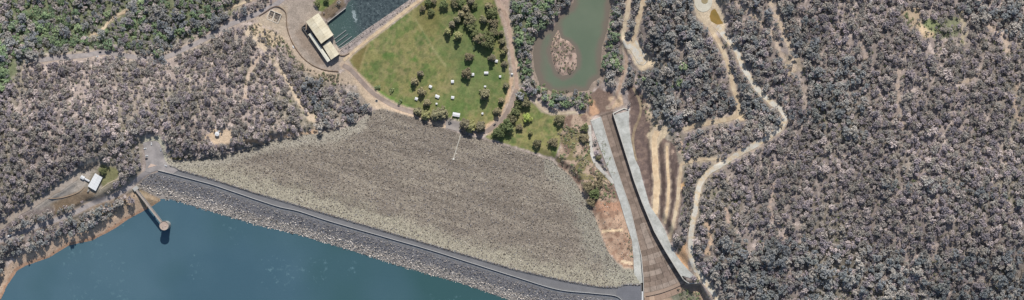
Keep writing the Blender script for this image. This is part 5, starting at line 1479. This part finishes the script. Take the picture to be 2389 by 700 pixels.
prob(DARKP, [(1700, -170), (1830, -170), (1900, 120), (2010, 160), (2020, 320), (1850, 300), (1750, 120)], .8, 60)
prob(DARKP, [(1650, 570), (1800, 540), (2000, 600), (2389, 590), (2560, 640), (2560, 870), (1690, 870)], .8, 50)
prob(DARKP, [(2060, 415), (2389, 440), (2389, 470), (2060, 440)], .7, 20)
prob(DARKP, [(2140, -170), (2560, -170), (2560, 60), (2389, 90), (2250, 40)], .8, 30)
prob(DARKP, [(700, 170), (860, 200), (860, 270), (800, 300), (740, 300)], .6, 20)
DARKP *= .65 + .5 * fbm(X, Y, 60, 2, 90.)

tx, ty = jitter_pts((-280, 2670, -280, 960), 7.2, RNG)
k = RNG.random(tx.size) < sample(DENS, tx, ty) * .95
tx, ty = tx[k], ty[k]
nT = len(tx)
g_, d_ = sample(GREENP, tx, ty), sample(DARKP, tx, ty)
u_ = RNG.random(nT)
kind = np.where(u_ < g_, 2, np.where(u_ < g_ + (1 - g_) * d_, 1, 0))
ts = np.exp(RNG.normal(-.02, .3, nT)) * np.array([.84, .93, .9])[kind]
ts = np.clip(ts, .45, 1.75)
# smaller where the stand is thin
ts *= .8 + .2 * sample(DENS, tx, ty)
tz_ = hz(tx, ty)
trot = RNG.uniform(0, 6.28, nT)
KN = ['grey_gum', 'dark_gum', 'green_tree']
NV = [len(PROTO[k]) for k in KN]
tpick = np.array([RNG.integers(NV[k]) for k in kind])
TREEC = coll('forest_proto', [join_mesh('forest_tree', *pm) for kk in KN for pm in PROTO[kk]])
offs = np.concatenate([[0], np.cumsum(NV)[:-1]])
inframe = (tx > 4) & (tx < 2385) & (ty > 4) & (ty < 696)
single = np.zeros(nT, bool)
for kk in range(3):
    idx = np.where((kind == kk) & inframe)[0]
    idx = idx[np.argsort(-ts[idx])][:300]
    single[idx] = True
r_ = ~single
rot3 = np.zeros((r_.sum(), 3)); rot3[:, 2] = trot[r_]
pos = to_world(tx[r_], ty[r_], tz_[r_])
fo = scatter('forest', pos, rot3, np.repeat(ts[r_][:, None], 3, 1) * np.array([1, 1, 1.0]), offs[kind[r_]] + tpick[r_], TREEC)
tag(fo, 'mass of grey, dark and green trees covering the hillsides', 'forest')

LANDM = [(120, 290, 'on the hill left of the car park'), (430, 230, 'on the slope above the water tank'), (610, 230, 'beside the sandy firebreak left of the power station'), (740, 240, 'between the power station yard and the dam'),
         (120, 540, 'between the shore road and the lake'), (130, 480, 'between the lodge track and the shore road'), (290, 400, 'around the lodge'), (120, 50, 'above the upper left road'), (430, 60, 'above the road to the power station'),
         (1240, 60, 'left of the pond'), (1300, 235, 'below the pond'), (1430, 120, 'right of the pond'), (1570, 120, 'between the pond loop and the turning circle'), (1580, 240, 'above the spillway benches'), (1640, 335, 'between the benches and the gravel road'),
         (1610, 500, 'left of the gravel road by the spillway'), (1760, 260, 'inside the bend of the gravel road'), (1770, 90, 'right of the turning circle'), (1720, 450, 'just right of the gravel road'), (1760, 630, 'at bottom right of the gravel road'),
         (1940, 120, 'around the sandy clearing on the right'), (1960, 300, 'in the right-hand valley'), (1950, 500, 'on the right-hand hill'), (2120, 90, 'near the huts at top right'), (2320, 50, 'in the top right corner'), (2280, 240, 'on the far right slope'), (2250, 500, 'on the far right hill'), (2150, 650, 'in the bottom right wood')]
LA = np.array([(a, b) for a, b, c in LANDM], float)
KW = ['grey-brown gum tree', 'dark blue-grey gum tree', 'leafy green tree']
def place_tree(kindname, var, loc, rz, s, name, label, cat, group, sz=None):
    cm, tm = PROTO[kindname][var]
    r = bpy.data.objects.new(name, None); COL.objects.link(r); r.empty_display_size = .5
    r.location = loc; r.rotation_euler = (0, 0, rz); r.scale = (s, s, sz or s)
    r['label'] = label; r['category'] = cat; r['group'] = group
    for nm, me in (('crown', cm), ('trunk', tm)):
        c = bpy.data.objects.new(nm, me); COL.objects.link(c); c.parent = r
    return r
for i in np.where(single)[0]:
    j = int(np.argmin((LA[:, 0] - tx[i]) ** 2 + (LA[:, 1] - ty[i]) ** 2))
    dx_, dy_ = tx[i] - LA[j, 0], ty[i] - LA[j, 1]
    a_ = int(round(math.atan2(-dy_, dx_) / (math.pi / 4))) % 8
    side = 'middle' if math.hypot(dx_, dy_) < 22 else ('far ' if math.hypot(dx_, dy_) > 75 else '') + ['right', 'upper right', 'top', 'upper left', 'left', 'lower left', 'bottom', 'lower right'][a_]
    lb = '%s %s, %s' % (KW[kind[i]], LANDM[j][2], side)
    place_tree(KN[kind[i]], int(tpick[i]), to_world(np.array(tx[i]), np.array(ty[i]), np.array(tz_[i])), float(trot[i]), float(ts[i]), ['gum_tree', 'dark_gum_tree', 'green_tree'][kind[i]], lb, 'tree', KW[kind[i]] + 's ' + LANDM[j][2])

# undergrowth
bx, by = jitter_pts((-150, 2540, -150, 850), 7.0, RNG)
dn_ = sample(DENS, bx, by)
dsh = sample(np.minimum(np.abs(sres - 12), 99), bx, by)
k = (RNG.random(bx.size) < np.clip(.1 + .4 * dn_, 0, 1)) & (dn_ > .02)
bx, by = bx[k], by[k]
BUSHC = coll('bush_proto', [join_mesh('bush', *pm) for kk in ('bush', 'green_bush') for pm in PROTO[kk]])
def bushes(name, bx, by, lb, gp, smin=.6, smax=1.5):
    n_ = len(bx); s = RNG.uniform(smin, smax, n_)
    r3 = np.zeros((n_, 3)); r3[:, 2] = RNG.uniform(0, 6.28, n_)
    pk_ = np.where(RNG.random(n_) < gp, 3 + RNG.integers(0, 2, n_), RNG.integers(0, 3, n_))
    return tag(scatter(name, to_world(bx, by, hz(bx, by)), r3, np.repeat(s[:, None], 3, 1), pk_, BUSHC), lb, 'undergrowth')
gq = sample(GREENP, bx, by)
bushes('undergrowth', bx, by, 'low scrub and bushes under the forest trees', np.clip(gq * .8, 0, .7))
def patch(poly, sp, prob_, lb, gp, smin=.5, smax=1.5):
    xs = [p[0] for p in poly]; ys = [p[1] for p in poly]
    a, b = jitter_pts((min(xs), max(xs), min(ys), max(ys)), sp, RNG)
    k = inpoly(a, b, poly) & (RNG.random(a.size) < prob_ * (.35 + 1.3 * (fbm(a, b, 16, 2, 7.) > 0)))
    bushes('scrub', a[k], b[k], lb, gp, smin, smax)
patch([(578, 62), (606, 56), (650, 78), (664, 95), (690, 135), (720, 162), (800, 178), (830, 195), (820, 205), (750, 190), (690, 160), (640, 110), (600, 90)], 4.5, .6, 'dark scrub on the sandy slope below the yard wall', .15)
patch(ISLE, 4, .45, 'sparse dark scrub on the pond island', .1, .4, 1.0)
patch([(1300, 300), (1350, 290), (1372, 300), (1378, 360), (1398, 400), (1428, 424), (1440, 470), (1400, 480), (1370, 450), (1340, 415), (1310, 385)], 5, .5, 'scrub on the bank between dam and spillway', .25)
patch([(1404, 300), (1412, 330), (1426, 370), (1440, 408), (1428, 412), (1414, 385), (1400, 345), (1392, 310)], 3.2, .5, 'green weeds growing on the upper left spillway apron', .5, .3, .8)
patch([(1434, 258), (1462, 255), (1463, 285), (1445, 300), (1438, 280)], 5, .25, 'small weeds on the upper right spillway apron', .2, .3, .6)
patch([(1455, 540), (1470, 545), (1478, 600), (1470, 618), (1462, 580)], 3.5, .6, 'dark scrub on the edge of the orange earth', .2, .4, 1.1)
patch([(1490, 210), (1520, 250), (1545, 290), (1520, 310), (1505, 275)], 5, .45, 'scrub dotted over the pale slope above the benches', .1)
patch([(1600, 390), (1622, 400), (1616, 480), (1602, 560), (1585, 590), (1572, 575), (1590, 500)], 4.5, .5, 'brown scrub beside the lowest bench', .1)
patch([(2100, 20), (2180, 60), (2235, 60), (2230, 90), (2160, 90), (2110, 60)], 5, .5, 'bushes round the bare patch at top right', .6)
patch([(1262, 195), (1300, 212), (1380, 215), (1385, 245), (1290, 246), (1268, 234), (1250, 210)], 5.5, .7, 'green reeds and bushes on the lower pond bank', .75, .8, 1.9)
patch([(1580, 665), (1606, 670), (1640, 690), (1640, 720), (1590, 720)], 5, .5, 'dull scrub behind the spillway wing wall', .3)

# ------------------------------------------------------------------ single trees of the park and the open ground
ID = 0
def parks(lst, kindname, name, cat='tree', group='trees'):
    for (x, y, r, lb) in lst:
        nv_ = len(PROTO[kindname]); v = int(x * 7 + y) % nv_
        base = {'she_oak': 4.6, 'round_tree': 4.5, 'bright_tree': 4.5, 'grey_gum': 3.9, 'dark_gum': 4.7, 'green_tree': 4.6, 'green_bush': 1.9}[kindname]
        s = r * S / base * 1.12
        place_tree(kindname, v, W(x, y, -.1), (x * 1.3 + y) % 6.28, s, name, lb, cat, group, sz=s * (1.0 if kindname != 'she_oak' else max(.8, 1.0 / max(s, .8))))
parks([(967, 190, 8, 'dark spiky tree left of a smaller one in mid lawn'), (981, 172, 7, 'small dark spiky tree uphill of its neighbour in mid lawn'), (984, 214, 9, 'spiky tree between the lawn shelters at lower left'), (996, 240, 10, 'spiky tree close above the park road'),
       (975, 260, 9, 'spiky tree on the road edge over a half hidden shelter'), (994, 268, 11, 'spiky tree on the park road right of the half hidden shelter'), (1018, 268, 12, 'left of two joined spiky trees by the paved pad'), (1030, 265, 13, 'right of two joined spiky trees by the paved pad'),
       (1087, 291, 13, 'broad spiky tree right of the paved pad'), (1098, 296, 12, 'spiky tree growing into the one right of the pad'), (1121, 296, 12, 'spiky tree on the road bend left of the dark car'), (1131, 220, 12, 'tall spiky tree below the peeping shelter'),
       (1160, 260, 9, 'spiky tree beside the sandy road shoulder'), (1169, 235, 8, 'spiky tree upslope of the sandy road shoulder'), (1181, 200, 7, 'slim tree at the right lawn edge by the sandy track'), (1177, 150, 7, 'slim tree in the right edge row level with a shelter'),
       (1173, 123, 8, 'slim tree in the right edge row below the big tree'), (1170, 78, 7, 'slim tree in the right edge row level with the big tree'), (1172, 98, 8, 'slim tree in the right edge row near the big tree'), (1178, 116, 7, 'slim outer tree in the right edge row'), (1148, 136, 10, 'brown spiky tree left of the upper right shelter'),
       (1098, 4, 9, 'topmost tree of the slanting row across the lawn'), (1088, 20, 9, 'second tree from the top of the slanting row'), (1078, 33, 9, 'third tree from the top of the slanting row'), (1067, 46, 9, 'fourth tree from the top of the slanting row'), (1055, 58, 9, 'fifth tree from the top of the slanting row'), (1046, 74, 9, 'lowest tree of the slanting row across the lawn'),
       (1068, 84, 11, 'broad spiky tree right of the slanting row end'), (1237, 310, 5, 'slender tall tree with a long shadow on the small lawn'), (1140, 14, 8, 'slim tree at the top of the right lawn'), (1128, 46, 9, 'dark spiky tree in the upper right lawn')], 'she_oak', 'she_oak', group='spiky trees of the picnic lawn')
parks([(1149, 31, 11, 'leafy tree in the upper right group of the lawn'), (1152, 54, 10, 'leafy tree in the middle of the upper right group'), (1152, 76, 9, 'leafy tree at the foot of the upper right group'), (1095, 44, 11, 'broad dark tree right of the slanting row'), (1099, 62, 10, 'dark tree below the broad one right of the slanting row'), (1110, 78, 9, 'dark tree just above the big tree'),
       (1123, 92, 13, 'left half of the big brown tree crown on the lawn'), (1138, 94, 14, 'right half of the big brown tree crown on the lawn'), (1107, 14, 6, 'small dark tree near the top of the lawn')], 'round_tree', 'park_tree', group='broad trees of the picnic lawn')
parks([(1094, 133, 9, 'brown oval tree in the right half of the lawn'), (1089, 172, 10, 'dark round tree left of a square shelter'), (1036, 11, 9, 'round tree at the top edge of the lawn'), (1006, 28, 6, 'small round tree at upper left of the lawn'), (1062, 8, 8, 'left of two dark trees at the top lawn edge'), (1074, 7, 8, 'right of two dark trees at the top lawn edge'), (986, 20, 6, 'small tree nearest the sandy service track'), (1000, 5, 8, 'tree at the top lawn edge by the service track'), (1012, 2, 7, 'small tree at the very top of the lawn'),
       (1217, 222, 9, 'round tree at the top of the row beside the park road'), (1210, 241, 8, 'olive round tree, second from the top of the road row'), (1227, 240, 10, 'dark round tree right of the olive one by the pond wood'), (1202, 260, 9, 'dark round tree in the middle of the road row'), (1193, 279, 9, 'round tree beside the bend, fourth in the road row'), (1182, 294, 14, 'largest round tree of the road row'), (1164, 309, 12, 'lowest round tree of the road row by the dam toe'),
       (1212, 297, 7, 'brown round tree below the bright one'), (1253, 335, 8, 'brown round tree near the dam toe on the small lawn'), (1291, 332, 10, 'brown round tree at lower right of the small lawn'), (1305, 280, 10, 'dark round tree at the right of the small lawn'), (241.7, 400, 7, 'dark round tree on the lodge lawn'), (740, 8, 6, 'dark round tree on the bright lawn patch'), (762, 1, 6, 'dark tree at the top of the bright lawn patch'),
       (1397, 368, 6, 'lone dark tree on the white gravel path'), (1360, 250, 6, 'dark bush tree near the pool below the spillway'), (1364, 298, 8, 'dark tree at the top of the bank left of the spillway'), (1361, 322, 9, 'dark tree midway down the bank left of the spillway'), (1372, 436, 9, 'dark tree in the scrub beside the dam right end'), (1386, 452, 9, 'brown tree in the scrub beside the dam right end'), (1396, 430, 8, 'purple-brown tree above the scrub by the dam right end'), (1380, 470, 8, 'dark tree touching the dam rockfill'), (1400, 412, 7, 'small tree below the gravel path')], 'round_tree', 'round_tree', group='round trees of the open ground')
parks([(1230, 276, 9, 'bright yellow-green round tree on the small lawn')], 'bright_tree', 'bright_tree', group='bright trees')
parks([(881, 202, 6, 'bright green bush on the lawn nearest the road bend'), (914, 210, 5, 'dark green bush on the left lawn'), (932, 237, 6, 'light green bush beside the park road'), (1107, 110, 5, 'yellow-green bush beside the big tree')], 'green_bush', 'bush', 'bush', 'bushes on the lawn')
